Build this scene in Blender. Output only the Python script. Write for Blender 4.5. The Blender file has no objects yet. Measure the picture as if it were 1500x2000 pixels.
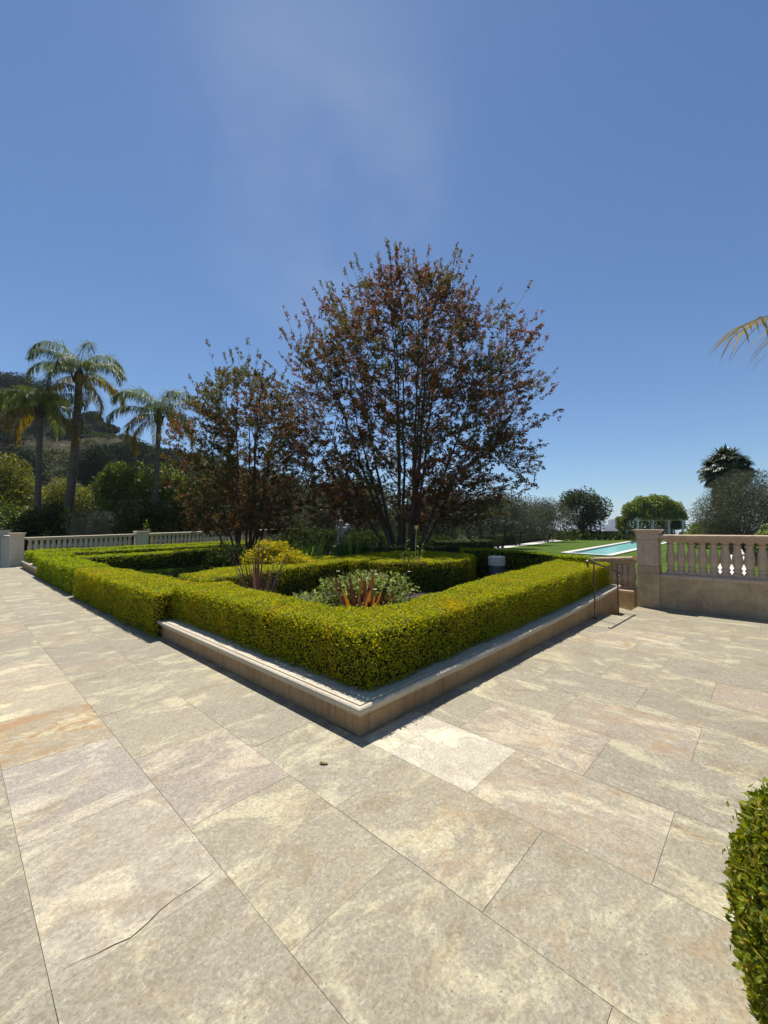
import bpy, math, random
import numpy as np
from mathutils import Vector

# ------------------------------------------------------------------ camera, sky, sun
# World frame: the planter corner stands at the origin; +X runs along its right wall, +Y along its left wall, metres.
FOC, HOR = 797.0, 1034.0                       # photo 1500 x 2000 px
CAM = np.array([-2.098, -2.201, 1.5])
YAW = math.atan(745 / 797.0)
PIT = math.atan((HOR - 1000) / FOC)
FW = np.array([math.cos(YAW), math.sin(YAW), 0.0])
RT = np.array([math.sin(YAW), -math.cos(YAW), 0.0])
F3 = FW * math.cos(PIT) + np.array([0, 0, math.sin(PIT)])
U3 = np.cross(RT, F3)
sc = bpy.context.scene
col = sc.collection
cd = bpy.data.cameras.new("camera"); cam = bpy.data.objects.new("camera", cd); col.objects.link(cam)
cd.sensor_fit = 'VERTICAL'; cd.sensor_height = 36.0; cd.lens = FOC / 2000 * 36.0
cd.clip_start = 0.05; cd.clip_end = 20000
cam.location = CAM
cam.rotation_euler = Vector(F3).to_track_quat('-Z', 'Y').to_euler()
sc.camera = cam

SUN_SHIFT = np.array([-0.24, -0.385, -1.0])     # shadow shift per metre of height
SUN_EL = math.atan(1 / math.hypot(SUN_SHIFT[0], SUN_SHIFT[1]))
SUN_AZ = math.atan2(-SUN_SHIFT[0], -SUN_SHIFT[1])   # from +Y towards +X
sd = bpy.data.lights.new("sun", 'SUN'); sun = bpy.data.objects.new("sun", sd); col.objects.link(sun)
sd.energy = 5.0; sd.angle = math.radians(0.53); sd.color = (1.0, 0.95, 0.87)
sun.rotation_euler = Vector(SUN_SHIFT).to_track_quat('-Z', 'Y').to_euler()
sun.location = (0, 0, 40)

w = bpy.data.worlds.new("World"); sc.world = w; w.use_nodes = True
nt = w.node_tree; nt.nodes.clear()
sky = nt.nodes.new('ShaderNodeTexSky'); sky.sky_type = 'NISHITA'; sky.sun_disc = False
sky.sun_elevation = SUN_EL; sky.sun_rotation = SUN_AZ
sky.altitude = 150; sky.air_density = 1.0; sky.dust_density = 0.15; sky.ozone_density = 2.6
bg = nt.nodes.new('ShaderNodeBackground'); bg.inputs['Strength'].default_value = 0.066
wo = nt.nodes.new('ShaderNodeOutputWorld')
def WN(t, **k):
    n = nt.nodes.new(t)
    for a, b in k.items(): setattr(n, a, b)
    return n
tc = WN('ShaderNodeTexCoord')
cdir = Vector(F3 * FOC + RT * (630 - 750) - U3 * (370 - 1000)).normalized()
dot = WN('ShaderNodeVectorMath', operation='DOT_PRODUCT'); dot.inputs[1].default_value = cdir
nt.links.new(tc.outputs['Generated'], dot.inputs[0])
mr = WN('ShaderNodeMapRange'); mr.interpolation_type = 'SMOOTHSTEP'
mr.inputs['From Min'].default_value = 0.95; mr.inputs['From Max'].default_value = 1.0
nt.links.new(dot.outputs['Value'], mr.inputs['Value'])
mp = WN('ShaderNodeMapping'); mp.inputs['Scale'].default_value = (1.0, 1.0, 1.3); mp.inputs['Rotation'].default_value = (0.3, 0.5, 0.2)
nz = WN('ShaderNodeTexNoise'); nz.inputs['Scale'].default_value = 3.1; nz.inputs['Detail'].default_value = 6; nz.inputs['Distortion'].default_value = 0.25
nt.links.new(tc.outputs['Generated'], mp.inputs['Vector']); nt.links.new(mp.outputs['Vector'], nz.inputs['Vector'])
mr2 = WN('ShaderNodeMapRange'); mr2.inputs['From Min'].default_value = 0.34; mr2.inputs['From Max'].default_value = 0.72
nt.links.new(nz.outputs['Fac'], mr2.inputs['Value'])
mu = WN('ShaderNodeMath', operation='MULTIPLY'); nt.links.new(mr.outputs[0], mu.inputs[0]); nt.links.new(mr2.outputs[0], mu.inputs[1])
mu2 = WN('ShaderNodeMath', operation='MULTIPLY'); mu2.inputs[1].default_value = 0.28; nt.links.new(mu.outputs[0], mu2.inputs[0])
mx = WN('ShaderNodeMixRGB'); mx.inputs['Color2'].default_value = (6.5, 7.2, 8.2, 1)
nt.links.new(mu2.outputs[0], mx.inputs['Fac'])
tn = WN('ShaderNodeMixRGB', blend_type='MULTIPLY'); tn.inputs['Fac'].default_value = 1.0; tn.inputs['Color2'].default_value = (0.885, 1.05, 1.20, 1)
nt.links.new(sky.outputs[0], tn.inputs['Color1'])
nt.links.new(tn.outputs[0], mx.inputs['Color1']); nt.links.new(mx.outputs[0], bg.inputs['Color'])
nt.links.new(bg.outputs[0], wo.inputs['Surface'])

vs = sc.view_settings; vs.view_transform = 'Standard'; vs.look = 'None'; vs.gamma = 1.0; vs.exposure = 0.45
cy = sc.cycles
cy.max_bounces = 6; cy.diffuse_bounces = 3; cy.glossy_bounces = 3; cy.transmission_bounces = 3; cy.volume_bounces = 0
cy.caustics_reflective = False; cy.caustics_refractive = False; cy.sample_clamp_indirect = 4.0
cy.use_denoising = True

# ------------------------------------------------------------------ helpers
def ray(x, y): return F3 * FOC + RT * (x - 750) - U3 * (y - 1000)
def gz(x, y, z=0.0):
    d = ray(x, y); return CAM + d * ((z - CAM[2]) / d[2])
def at(x, y, depth):                            # point seen at photo pixel x, y at this distance
    return CAM + ray(x, y) / FOC * depth
def ground_at(x, depth, z=0.0):                 # point of height z under pixel column x
    p = CAM + FW * depth + RT * ((x - 750) / FOC * depth); return np.array([p[0], p[1], z])
def R(seed): return np.random.default_rng(seed)

class Geo:
    def __init__(s): s.v = []; s.blocks = []; s.n = 0
    def add(s, v, f, mat=0):
        v = np.asarray(v, float).reshape(-1, 3); f = np.asarray(f, np.int64)
        if len(v) == 0: return
        if f.ndim == 1: f = f.reshape(1, -1)
        s.v.append(v); s.blocks.append((f + s.n, mat)); s.n += len(v)
    def mesh(s, name, mats, smooth=False):
        me = bpy.data.meshes.new(name)
        V = np.concatenate(s.v); me.vertices.add(len(V)); me.vertices.foreach_set('co', V.astype(np.float32).ravel())
        nl = sum(b[0].size for b in s.blocks); nf = sum(len(b[0]) for b in s.blocks)
        me.loops.add(nl); me.polygons.add(nf)
        me.loops.foreach_set('vertex_index', np.concatenate([b[0].ravel() for b in s.blocks]).astype(np.int32))
        ls = []; mi = []; o = 0
        for f, m in s.blocks:
            k = f.shape[1]; ls.append(o + np.arange(len(f)) * k); o += f.size; mi.append(np.full(len(f), m))
        me.polygons.foreach_set('loop_start', np.concatenate(ls).astype(np.int32))
        me.polygons.foreach_set('material_index', np.concatenate(mi).astype(np.int32))
        me.polygons.foreach_set('use_smooth', np.full(nf, bool(smooth)))
        for m in (mats if isinstance(mats, (list, tuple)) else [mats]): me.materials.append(m)
        me.update(calc_edges=True); me.validate()
        return me
    def obj(s, name, mats, parent=None, smooth=False):
        o = bpy.data.objects.new(name, s.mesh(name, mats, smooth)); col.objects.link(o)
        if parent is not None: o.parent = parent
        return o

def tag(o, label=None, cat=None, group=None, kind=None):
    if label: o['label'] = label
    if cat: o['category'] = cat
    if group: o['group'] = group
    if kind: o['kind'] = kind
    return o
def thing(name, label, cat, loc=(0, 0, 0), rz=0.0, group=None):
    o = bpy.data.objects.new(name, None); col.objects.link(o); o.empty_display_size = 0.2
    o.location = [float(c) for c in loc]; o.rotation_euler = (0, 0, rz)
    return tag(o, label, cat, group)
def dup(root, loc, rz=0.0, scale=1.0, label=None, group=None):
    r = root.copy(); col.objects.link(r); r.location = [float(c) for c in loc]; r.rotation_euler = (0, 0, rz)
    r.scale = (scale,) * 3 if not isinstance(scale, tuple) else scale
    if label: r['label'] = label
    if group: r['group'] = group
    for ch in list(root.children):
        c = ch.copy(); col.objects.link(c); c.parent = r
        for g in list(ch.children):
            d = g.copy(); col.objects.link(d); d.parent = c
    return r

def box(g, x0, x1, y0, y1, z0, z1, mat=0, bev=0.0):
    if bev <= 0:
        v = [(x, y, z) for z in (z0, z1) for y in (y0, y1) for x in (x0, x1)]
        g.add(v, [(0, 2, 3, 1), (4, 5, 7, 6), (0, 1, 5, 4), (2, 6, 7, 3), (0, 4, 6, 2), (1, 3, 7, 5)], mat)
    else:
        b = bev
        loops = []
        for (i, z) in ((b, z0), (0, z0 + b), (0, z1 - b), (b, z1)):
            c = 0.0 if i == 0 else b
            xs0, xs1, ys0, ys1 = x0 + c, x1 - c, y0 + c, y1 - c
            k = b if i == 0 else b * 0.4
            loops.append([(xs0 + k, ys0, z), (xs1 - k, ys0, z), (xs1, ys0 + k, z), (xs1, ys1 - k, z), (xs1 - k, ys1, z), (xs0 + k, ys1, z), (xs0, ys1 - k, z), (xs0, ys0 + k, z)])
        v = [p for l in loops for p in l]; f = []
        for a in range(3):
            for i in range(8): f.append((a * 8 + i, a * 8 + (i + 1) % 8, a * 8 + 8 + (i + 1) % 8, a * 8 + 8 + i))
        g.add(v, f, mat)
        g.add(loops[0][::-1], [tuple(range(8))], mat); g.add(loops[3], [tuple(range(8))], mat)

def lathe(g, prof, c=(0, 0, 0), seg=16, mat=0, square=False):
    prof = np.array(prof, float); n = len(prof)
    a = np.arange(seg) / seg * 2 * np.pi
    v = np.stack([np.outer(prof[:, 0], np.cos(a)) + c[0], np.outer(prof[:, 0], np.sin(a)) + c[1], np.repeat(prof[:, 1:2], seg, 1) + c[2]], -1).reshape(-1, 3)
    f = [(i * seg + j, i * seg + (j + 1) % seg, (i + 1) * seg + (j + 1) % seg, (i + 1) * seg + j) for i in range(n - 1) for j in range(seg)]
    g.add(v, f, mat)
    g.add(v[:seg][::-1], [tuple(range(seg))], mat); g.add(v[-seg:], [tuple(range(seg))], mat)

def tube(g, path, rad, sides=6, mat=0, cap=True):
    P = np.asarray(path, float); n = len(P); rad = np.broadcast_to(np.asarray(rad, float), (n,))
    T = np.gradient(P, axis=0); T /= np.linalg.norm(T, axis=1)[:, None] + 1e-9
    ref = np.array([0, 0, 1.0]) if abs(T[0, 2]) < 0.9 else np.array([1.0, 0, 0])
    A = np.cross(T, ref); A /= np.linalg.norm(A, axis=1)[:, None] + 1e-9
    B = np.cross(T, A)
    a = np.arange(sides) / sides * 2 * np.pi
    v = P[:, None] + rad[:, None, None] * (np.cos(a)[None, :, None] * A[:, None] + np.sin(a)[None, :, None] * B[:, None])
    i = np.arange(n - 1)[:, None]; j = np.arange(sides)[None]
    f = np.stack([i * sides + j, i * sides + (j + 1) % sides, (i + 1) * sides + (j + 1) % sides, (i + 1) * sides + j], -1).reshape(-1, 4)
    g.add(v.reshape(-1, 3), f, mat)
    if cap:
        g.add(v[0][::-1], [tuple(range(sides))], mat); g.add(v[-1], [tuple(range(sides))], mat)

def sweep(g, path, prof, ztop=None, mat=0, closed=False, caps=True):
    """prof: (out, z) offsets to the right of the path direction; path: xy points, ztop per point."""
    P = np.asarray(path, float)[:, :2]; n = len(P)
    zt = np.zeros(n) if ztop is None else np.asarray(ztop, float)
    N = []
    for i in range(n):
        ds = []
        if i > 0 or closed: d = P[i] - P[i - 1]; ds.append(d / np.linalg.norm(d))
        if i < n - 1 or closed: d = P[(i + 1) % n] - P[i]; ds.append(d / np.linalg.norm(d))
        ns = [np.array([d[1], -d[0]]) for d in ds]
        m = sum(ns); m /= np.linalg.norm(m); m = m / max(0.3, m @ ns[0]); N.append(m)
    N = np.array(N); prof = np.array(prof, float); k = len(prof)
    if np.sum(prof[:, 0] * np.roll(prof[:, 1], -1) - np.roll(prof[:, 0], -1) * prof[:, 1]) < 0: prof = prof[::-1]
    v = np.concatenate([P[:, None] + N[:, None] * prof[None, :, :1], (zt[:, None] + prof[None, :, 1])[..., None]], -1)
    r = range(n) if closed else range(n - 1); f = []
    for i in r:
        i2 = (i + 1) % n
        for j in range(k): f.append((i * k + j, i2 * k + j, i2 * k + (j + 1) % k, i * k + (j + 1) % k))
    g.add(v.reshape(-1, 3), f, mat)
    if not closed and caps: g.add(v[0], [tuple(range(k))], mat); g.add(v[-1][::-1], [tuple(range(k))], mat)

def norm(a): return a / (np.linalg.norm(a, axis=-1, keepdims=True) + 1e-9)
LEAF4 = (np.array([[0, 0, 0], [.5, .5, .10], [0, 1, 0], [-.5, .5, .10]]), [(0, 1, 2, 3)])
LEAF6 = (np.array([[0, 0, 0], [.42, .25, .10], [.46, .62, .11], [0, 1, -.04], [-.46, .62, .11], [-.42, .25, .10]]), [(0, 1, 2, 3), (0, 3, 4, 5)])
def leaves(g, P, Y, Nn, size, aspect, mat=0, tmpl=LEAF4):
    """one small folded face per leaf at P, pointing along Y with normal about Nn."""
    P = np.asarray(P, float); m = len(P)
    if m == 0: return
    Y = norm(Y); X = norm(np.cross(Y, Nn)); Z = np.cross(X, Y)
    s = np.broadcast_to(np.asarray(size, float), (m,))[:, None, None]
    t, f = tmpl
    v = P[:, None] + s * (t[None, :, 0:1] * aspect * X[:, None] + t[None, :, 1:2] * Y[:, None] + t[None, :, 2:3] * aspect * Z[:, None] * 1.5)
    k = len(t); f = np.array(f)
    g.add(v.reshape(-1, 3), (f[None] + (np.arange(m) * k)[:, None, None]).reshape(-1, f.shape[1]), mat)

def strips(g, base, dirs, L, W, droop, seg=4, mat=0, fold=0.0, taper=1.0, side=None):
    """blade-like leaves: base (m,3), dirs (m,3), arching down by droop."""
    base = np.asarray(base, float); m = len(base)
    L = np.broadcast_to(np.asarray(L, float), (m,)); W = np.broadcast_to(np.asarray(W, float), (m,)); droop = np.broadcast_to(np.asarray(droop, float), (m,))
    d = norm(np.asarray(dirs, float)); p = base.copy(); rows = []
    up = np.array([0, 0, 1.0])
    for i in range(seg + 1):
        t = i / seg
        s = np.cross(d, up) if side is None else np.asarray(side, float)
        s = norm(s)
        wd = W * (0.55 + 0.9 * t if t < 0.4 else 0.91) * (1 - max(0, (t - 0.45) / 0.55) ** 1.6 * taper) * 0.5
        wd = np.maximum(wd, W * 0.02)
        rows.append(np.stack([p - s * wd[:, None], p + s * wd[:, None]], 1))
        d = norm(d + np.array([0, 0, -1.0]) * (droop / seg)[:, None]); p = p + d * (L / seg)[:, None]
    v = np.stack(rows, 1)                                # m, seg+1, 2, 3
    k = (seg + 1) * 2
    f = np.array([(2 * i, 2 * i + 1, 2 * i + 3, 2 * i + 2) for i in range(seg)])
    g.add(v.reshape(-1, 3), (f[None] + (np.arange(m) * k)[:, None, None]).reshape(-1, 4), mat)

# ------------------------------------------------------------------ materials
def mat_new(name):
    m = bpy.data.materials.new(name); m.use_nodes = True; n = m.node_tree; n.nodes.clear()
    out = n.nodes.new('ShaderNodeOutputMaterial'); return m, n, out
def N(n, t, ins=None, **k):
    o = n.nodes.new(t)
    for a, b in k.items(): setattr(o, a, b)
    for a, b in (ins or {}).items():
        if isinstance(b, bpy.types.NodeSocket): n.links.new(b, o.inputs[a])
        else: o.inputs[a].default_value = b
    return o
def c4(c): return (c[0], c[1], c[2], 1.0)
def ramp(n, fac, stops):
    r = n.nodes.new('ShaderNodeValToRGB'); e = r.color_ramp.elements
    while len(e) < len(stops): e.new(0.5)
    for i, (p, c) in enumerate(stops): e[i].position = p; e[i].color = c4(c)
    n.links.new(fac, r.inputs['Fac']); return r.outputs['Color']

def leaf_mat(name, stops, trans=0.35, tcol=None, rough=0.45, spec=0.35, patch=None, pscale=2.0, pthr=(0.5, 0.7), tmul=1.3):
    """each leaf its own colour; patch: colour of whole twigs of older or younger leaves."""
    m, n, out = mat_new(name)
    geo = N(n, 'ShaderNodeNewGeometry')
    c = ramp(n, geo.outputs['Random Per Island'], stops)
    if patch:
        tcn = N(n, 'ShaderNodeTexCoord')
        nz = N(n, 'ShaderNodeTexNoise', {'Vector': tcn.outputs['Object'], 'Scale': pscale, 'Detail': 3.0})
        mr = N(n, 'ShaderNodeMapRange', {'Value': nz.outputs['Fac'], 'From Min': pthr[0], 'From Max': pthr[1]})
        mx = N(n, 'ShaderNodeMixRGB', {'Fac': mr.outputs[0], 'Color1': c, 'Color2': c4(patch)}); c = mx.outputs[0]
    p = N(n, 'ShaderNodeBsdfPrincipled', {'Base Color': c, 'Roughness': rough, 'Specular IOR Level': spec})
    hs = N(n, 'ShaderNodeHueSaturation', {'Color': c, 'Hue': 0.485, 'Saturation': 1.12, 'Value': tmul})
    t = N(n, 'ShaderNodeBsdfTranslucent', {'Color': hs.outputs[0]})
    mix = N(n, 'ShaderNodeMixShader', {'Fac': trans}); n.links.new(p.outputs[0], mix.inputs[1]); n.links.new(t.outputs[0], mix.inputs[2])
    n.links.new(mix.outputs[0], out.inputs['Surface']); return m

def noise_mat(name, stops, scale=4.0, detail=6.0, rough=0.8, bump=0.0, bscale=None, stretch=(1, 1, 1), spec=0.3, metal=0.0, dist=0.0):
    m, n, out = mat_new(name)
    tcn = N(n, 'ShaderNodeTexCoord'); mp = N(n, 'ShaderNodeMapping', {'Vector': tcn.outputs['Object'], 'Scale': stretch})
    nz = N(n, 'ShaderNodeTexNoise', {'Vector': mp.outputs[0], 'Scale': scale, 'Detail': detail, 'Distortion': dist})
    c = ramp(n, nz.outputs['Fac'], stops)
    p = N(n, 'ShaderNodeBsdfPrincipled', {'Base Color': c, 'Roughness': rough, 'Specular IOR Level': spec, 'Metallic': metal})
    if bump:
        nb = N(n, 'ShaderNodeTexNoise', {'Vector': mp.outputs[0], 'Scale': bscale or scale * 6, 'Detail': 5.0})
        b = N(n, 'ShaderNodeBump', {'Height': nb.outputs['Fac'], 'Strength': bump, 'Distance': 0.02}); n.links.new(b.outputs[0], p.inputs['Normal'])
    n.links.new(p.outputs[0], out.inputs['Surface']); return m

def paving_mat(name, stretch):
    m, n, out = mat_new(name)
    tcn = N(n, 'ShaderNodeTexCoord')
    rnd = N(n, 'ShaderNodeAttribute', attribute_name='rnd'); tint = N(n, 'ShaderNodeAttribute', attribute_name='tint'); st = N(n, 'ShaderNodeAttribute', attribute_name='stain')
    off = N(n, 'ShaderNodeVectorMath', {0: rnd.outputs['Vector'], 1: (37.0, 53.0, 71.0)}, operation='MULTIPLY')
    vec = N(n, 'ShaderNodeVectorMath', {0: tcn.outputs['Object'], 1: off.outputs[0]}, operation='ADD')
    sv = N(n, 'ShaderNodeMapping', {'Vector': vec.outputs[0], 'Scale': stretch})
    n1 = N(n, 'ShaderNodeTexNoise', {'Vector': sv.outputs[0], 'Scale': 2.3, 'Detail': 14.0, 'Roughness': 0.74, 'Distortion': 0.6})
    n2 = N(n, 'ShaderNodeTexNoise', {'Vector': sv.outputs[0], 'Scale': 16.0, 'Detail': 9.0, 'Roughness': 0.75, 'Distortion': 0.8})
    n3 = N(n, 'ShaderNodeTexNoise', {'Vector': vec.outputs[0], 'Scale': 62.0, 'Detail': 7.0, 'Roughness': 0.8})
    # pale cloudy deposits over a greyer bed
    f1 = N(n, 'ShaderNodeMapRange', {'Value': n1.outputs['Fac'], 'From Min': 0.505, 'From Max': 0.585})
    a = N(n, 'ShaderNodeMixRGB', {'Fac': f1.outputs[0], 'Color1': (0.85, 0.84, 0.825, 1), 'Color2': (1.26, 1.255, 1.14, 1)})
    f2 = N(n, 'ShaderNodeMapRange', {'Value': n2.outputs['Fac'], 'From Min': 0.36, 'From Max': 0.64})
    b = N(n, 'ShaderNodeMixRGB', {'Fac': f2.outputs[0], 'Color1': (0.86, 0.84, 0.815, 1), 'Color2': (1.13, 1.13, 1.12, 1)})
    f3 = N(n, 'ShaderNodeMapRange', {'Value': n3.outputs['Fac'], 'From Min': 0.38, 'From Max': 0.62})
    d = N(n, 'ShaderNodeMixRGB', {'Fac': f3.outputs[0], 'Color1': (0.72, 0.71, 0.695, 1), 'Color2': (1.22, 1.22, 1.22, 1)})
    m1 = N(n, 'ShaderNodeMixRGB', {'Fac': 1.0, 'Color1': tint.outputs['Color'], 'Color2': a.outputs[0]}, blend_type='MULTIPLY')
    m2 = N(n, 'ShaderNodeMixRGB', {'Fac': 1.0, 'Color1': m1.outputs[0], 'Color2': b.outputs[0]}, blend_type='MULTIPLY')
    m3 = N(n, 'ShaderNodeMixRGB', {'Fac': 1.0, 'Color1': m2.outputs[0], 'Color2': d.outputs[0]}, blend_type='MULTIPLY')
    nf_ = N(n, 'ShaderNodeTexNoise', {'Vector': vec.outputs[0], 'Scale': 42.0, 'Detail': 6.0, 'Roughness': 0.7, 'Distortion': 0.35})
    ff = N(n, 'ShaderNodeMapRange', {'Value': nf_.outputs['Fac'], 'From Min': 0.55, 'From Max': 0.70, 'To Max': 0.55})
    m3 = N(n, 'ShaderNodeMixRGB', {'Fac': ff.outputs[0], 'Color1': m3.outputs[0], 'Color2': (0.52, 0.48, 0.385, 1)})
    nb_ = N(n, 'ShaderNodeTexNoise', {'Vector': sv.outputs[0], 'Scale': 2.3, 'Detail': 9.0, 'Roughness': 0.7, 'W': 3.0, 'Distortion': 1.0}, noise_dimensions='4D')
    fb = N(n, 'ShaderNodeMapRange', {'Value': nb_.outputs['Fac'], 'From Min': 0.53, 'From Max': 0.70, 'To Max': 0.8})
    m3 = N(n, 'ShaderNodeMixRGB', {'Fac': fb.outputs[0], 'Color1': m3.outputs[0], 'Color2': (0.74, 0.62, 0.46, 1)}, blend_type='MULTIPLY')
    # iron-brown clouds inside some slabs
    n4 = N(n, 'ShaderNodeTexNoise', {'Vector': sv.outputs[0], 'Scale': 3.4, 'Detail': 8.0, 'Roughness': 0.75, 'Distortion': 1.2})
    sthr = N(n, 'ShaderNodeMapRange', {'Value': n4.outputs['Fac'], 'From Min': 0.50, 'From Max': 0.68})
    sf = N(n, 'ShaderNodeMath', {0: sthr.outputs[0], 1: st.outputs['Fac']}, operation='MULTIPLY'); sf.use_clamp = True
    sfc = ramp(n, n2.outputs['Fac'], [(0.3, (0.24, 0.135, 0.06)), (0.7, (0.40, 0.275, 0.135))])
    m4 = N(n, 'ShaderNodeMixRGB', {'Fac': sf.outputs[0], 'Color1': m3.outputs[0], 'Color2': sfc})
    # pits
    vo = N(n, 'ShaderNodeTexNoise', {'Vector': vec.outputs[0], 'Scale': 85.0, 'Detail': 2.0})
    gate = N(n, 'ShaderNodeMapRange', {'Value': n2.outputs['Fac'], 'From Min': 0.35, 'From Max': 0.7, 'To Min': 0.74, 'To Max': 0.63})
    pit = N(n, 'ShaderNodeMath', {0: vo.outputs['Fac'], 1: gate.outputs[0]}, operation='GREATER_THAN')
    m5 = N(n, 'ShaderNodeMixRGB', {'Fac': pit.outputs[0], 'Color1': m4.outputs[0], 'Color2': (0.17, 0.145, 0.115, 1)})
    p = N(n, 'ShaderNodeBsdfPrincipled', {'Base Color': m5.outputs[0], 'Roughness': 0.62, 'Specular IOR Level': 0.3})
    hsum = N(n, 'ShaderNodeMath', {0: n2.outputs['Fac'], 1: n3.outputs['Fac']}, operation='ADD')
    hs = N(n, 'ShaderNodeMath', {0: hsum.outputs[0], 1: pit.outputs[0]}, operation='SUBTRACT')
    bp = N(n, 'ShaderNodeBump', {'Height': hs.outputs[0], 'Strength': 0.35, 'Distance': 0.006}); n.links.new(bp.outputs[0], p.inputs['Normal'])
    n.links.new(p.outputs[0], out.inputs['Surface']); return m

def stone_mat(name, base, warm, streak=0.5, blotch=0.5, scale=1.0, pits=True):
    """travertine wall: blotches, vertical water streaks, small pits."""
    m, n, out = mat_new(name)
    tcn = N(n, 'ShaderNodeTexCoord')
    n1 = N(n, 'ShaderNodeTexNoise', {'Vector': tcn.outputs['Object'], 'Scale': 3.0 * scale, 'Detail': 8.0, 'Roughness': 0.7, 'Distortion': 0.7})
    ms = N(n, 'ShaderNodeMapping', {'Vector': tcn.outputs['Object'], 'Scale': (11.0, 11.0, 0.9)})
    n2 = N(n, 'ShaderNodeTexNoise', {'Vector': ms.outputs[0], 'Scale': 1.6, 'Detail': 6.0, 'Roughness': 0.65})
    n3 = N(n, 'ShaderNodeTexNoise', {'Vector': tcn.outputs['Object'], 'Scale': 34.0, 'Detail': 5.0, 'Roughness': 0.7})
    f1 = N(n, 'ShaderNodeMapRange', {'Value': n1.outputs['Fac'], 'From Min': 0.35, 'From Max': 0.68, 'To Max': blotch})
    a = N(n, 'ShaderNodeMixRGB', {'Fac': f1.outputs[0], 'Color1': c4(base), 'Color2': c4(warm)})
    f2 = N(n, 'ShaderNodeMapRange', {'Value': n2.outputs['Fac'], 'From Min': 0.5, 'From Max': 0.72, 'To Max': streak})
    b = N(n, 'ShaderNodeMixRGB', {'Fac': f2.outputs[0], 'Color1': a.outputs[0], 'Color2': c4([base[0] * .42, base[1] * .36, base[2] * .30])})
    f3 = N(n, 'ShaderNodeMapRange', {'Value': n3.outputs['Fac'], 'From Min': 0.3, 'From Max': 0.7})
    d = N(n, 'ShaderNodeMixRGB', {'Fac': f3.outputs[0], 'Color1': (0.84, 0.83, 0.82, 1), 'Color2': (1.1, 1.1, 1.1, 1)})
    e = N(n, 'ShaderNodeMixRGB', {'Fac': 1.0, 'Color1': b.outputs[0], 'Color2': d.outputs[0]}, blend_type='MULTIPLY')
    p = N(n, 'ShaderNodeBsdfPrincipled', {'Base Color': e.outputs[0], 'Roughness': 0.75, 'Specular IOR Level': 0.25})
    bp = N(n, 'ShaderNodeBump', {'Height': n3.outputs['Fac'], 'Strength': 0.4, 'Distance': 0.008}); n.links.new(bp.outputs[0], p.inputs['Normal'])
    n.links.new(p.outputs[0], out.inputs['Surface']); return m

M = {}
M['pave_x'] = paving_mat('travertine_paving_x', (0.8, 1.25, 1.0))
M['pave_y'] = paving_mat('travertine_paving_y', (1.3, 0.72, 1.0))
M['grout'] = noise_mat('grout', [(0.38, (0.15, 0.125, 0.09)), (0.62, (0.42, 0.37, 0.29))], 1.7, detail=4)
M['wall'] = stone_mat('planter_stone', (0.46, 0.305, 0.16), (0.30, 0.18, 0.085), 0.8, 0.8)
M['cope'] = stone_mat('coping_stone', (0.544, 0.488, 0.380), (0.440, 0.380, 0.280), 0.15, 0.6)
M['bal'] = stone_mat('balustrade_stone', (0.60, 0.455, 0.335), (0.46, 0.34, 0.24), 0.4, 0.9, 1.4)
M['plinth'] = stone_mat('plinth_stone', (0.56, 0.425, 0.265), (0.34, 0.245, 0.145), 0.25, 1.0, 0.9)
M['farbal'] = stone_mat('far_balustrade_stone', (0.78, 0.67, 0.50), (0.64, 0.53, 0.38), 0.2, 0.6)
M['soil'] = noise_mat('soil', [(0.3, (0.018, 0.013, 0.009)), (0.7, (0.05, 0.037, 0.025))], 6.0, bump=0.6)
M['ground'] = noise_mat('ground', [(0.3, (0.05, 0.055, 0.03)), (0.7, (0.12, 0.11, 0.06))], 0.5)
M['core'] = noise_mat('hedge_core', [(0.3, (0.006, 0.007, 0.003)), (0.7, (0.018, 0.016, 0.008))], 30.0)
M['bark'] = noise_mat('bark', [(0.3, (0.035, 0.026, 0.019)), (0.7, (0.10, 0.075, 0.055))], 9.0, bump=0.5, stretch=(1, 1, 0.25))
M['smoothbark'] = noise_mat('smooth_bark', [(0.3, (0.055, 0.040, 0.030)), (0.7, (0.14, 0.105, 0.08))], 7.0, stretch=(1, 1, 0.3))
M['palmbark'] = noise_mat('palm_bark', [(0.3, (0.06, 0.048, 0.036)), (0.7, (0.17, 0.14, 0.105))], 4.0, bump=0.6, stretch=(0.6, 0.6, 5.0))
M['metal'] = noise_mat('bronze_rail', [(0.3, (0.10, 0.075, 0.055)), (0.7, (0.19, 0.145, 0.11))], 12.0, rough=0.42, metal=0.75)
M['box_leaf'] = leaf_mat('boxwood_leaf', [(0.0, (0.099, 0.141, 0.009)), (0.35, (0.234, 0.282, 0.013)), (0.75, (0.378, 0.404, 0.016)), (0.93, (0.504, 0.461, 0.023)), (1.0, (0.468, 0.282, 0.054))], 0.50, patch=(0.450, 0.367, 0.027), pscale=1.7, pthr=(0.54, 0.75), rough=0.55, spec=0.2, tmul=1.5)
M['box_leaf2'] = leaf_mat('boxwood_leaf_far', [(0.0, (0.097, 0.158, 0.009)), (0.4, (0.202, 0.288, 0.013)), (0.8, (0.308, 0.381, 0.016)), (1.0, (0.405, 0.409, 0.032))], 0.50, rough=0.55, spec=0.2, tmul=1.5)
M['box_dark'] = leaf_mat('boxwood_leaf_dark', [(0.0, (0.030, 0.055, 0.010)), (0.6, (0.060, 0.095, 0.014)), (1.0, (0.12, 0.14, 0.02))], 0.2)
M['box_near'] = leaf_mat('boxwood_leaf_near', [(0.0, (0.08, 0.12, 0.010)), (0.45, (0.16, 0.20, 0.016)), (0.85, (0.26, 0.275, 0.022)), (1.0, (0.36, 0.28, 0.05))], 0.35, rough=0.42, spec=0.25)
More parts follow.
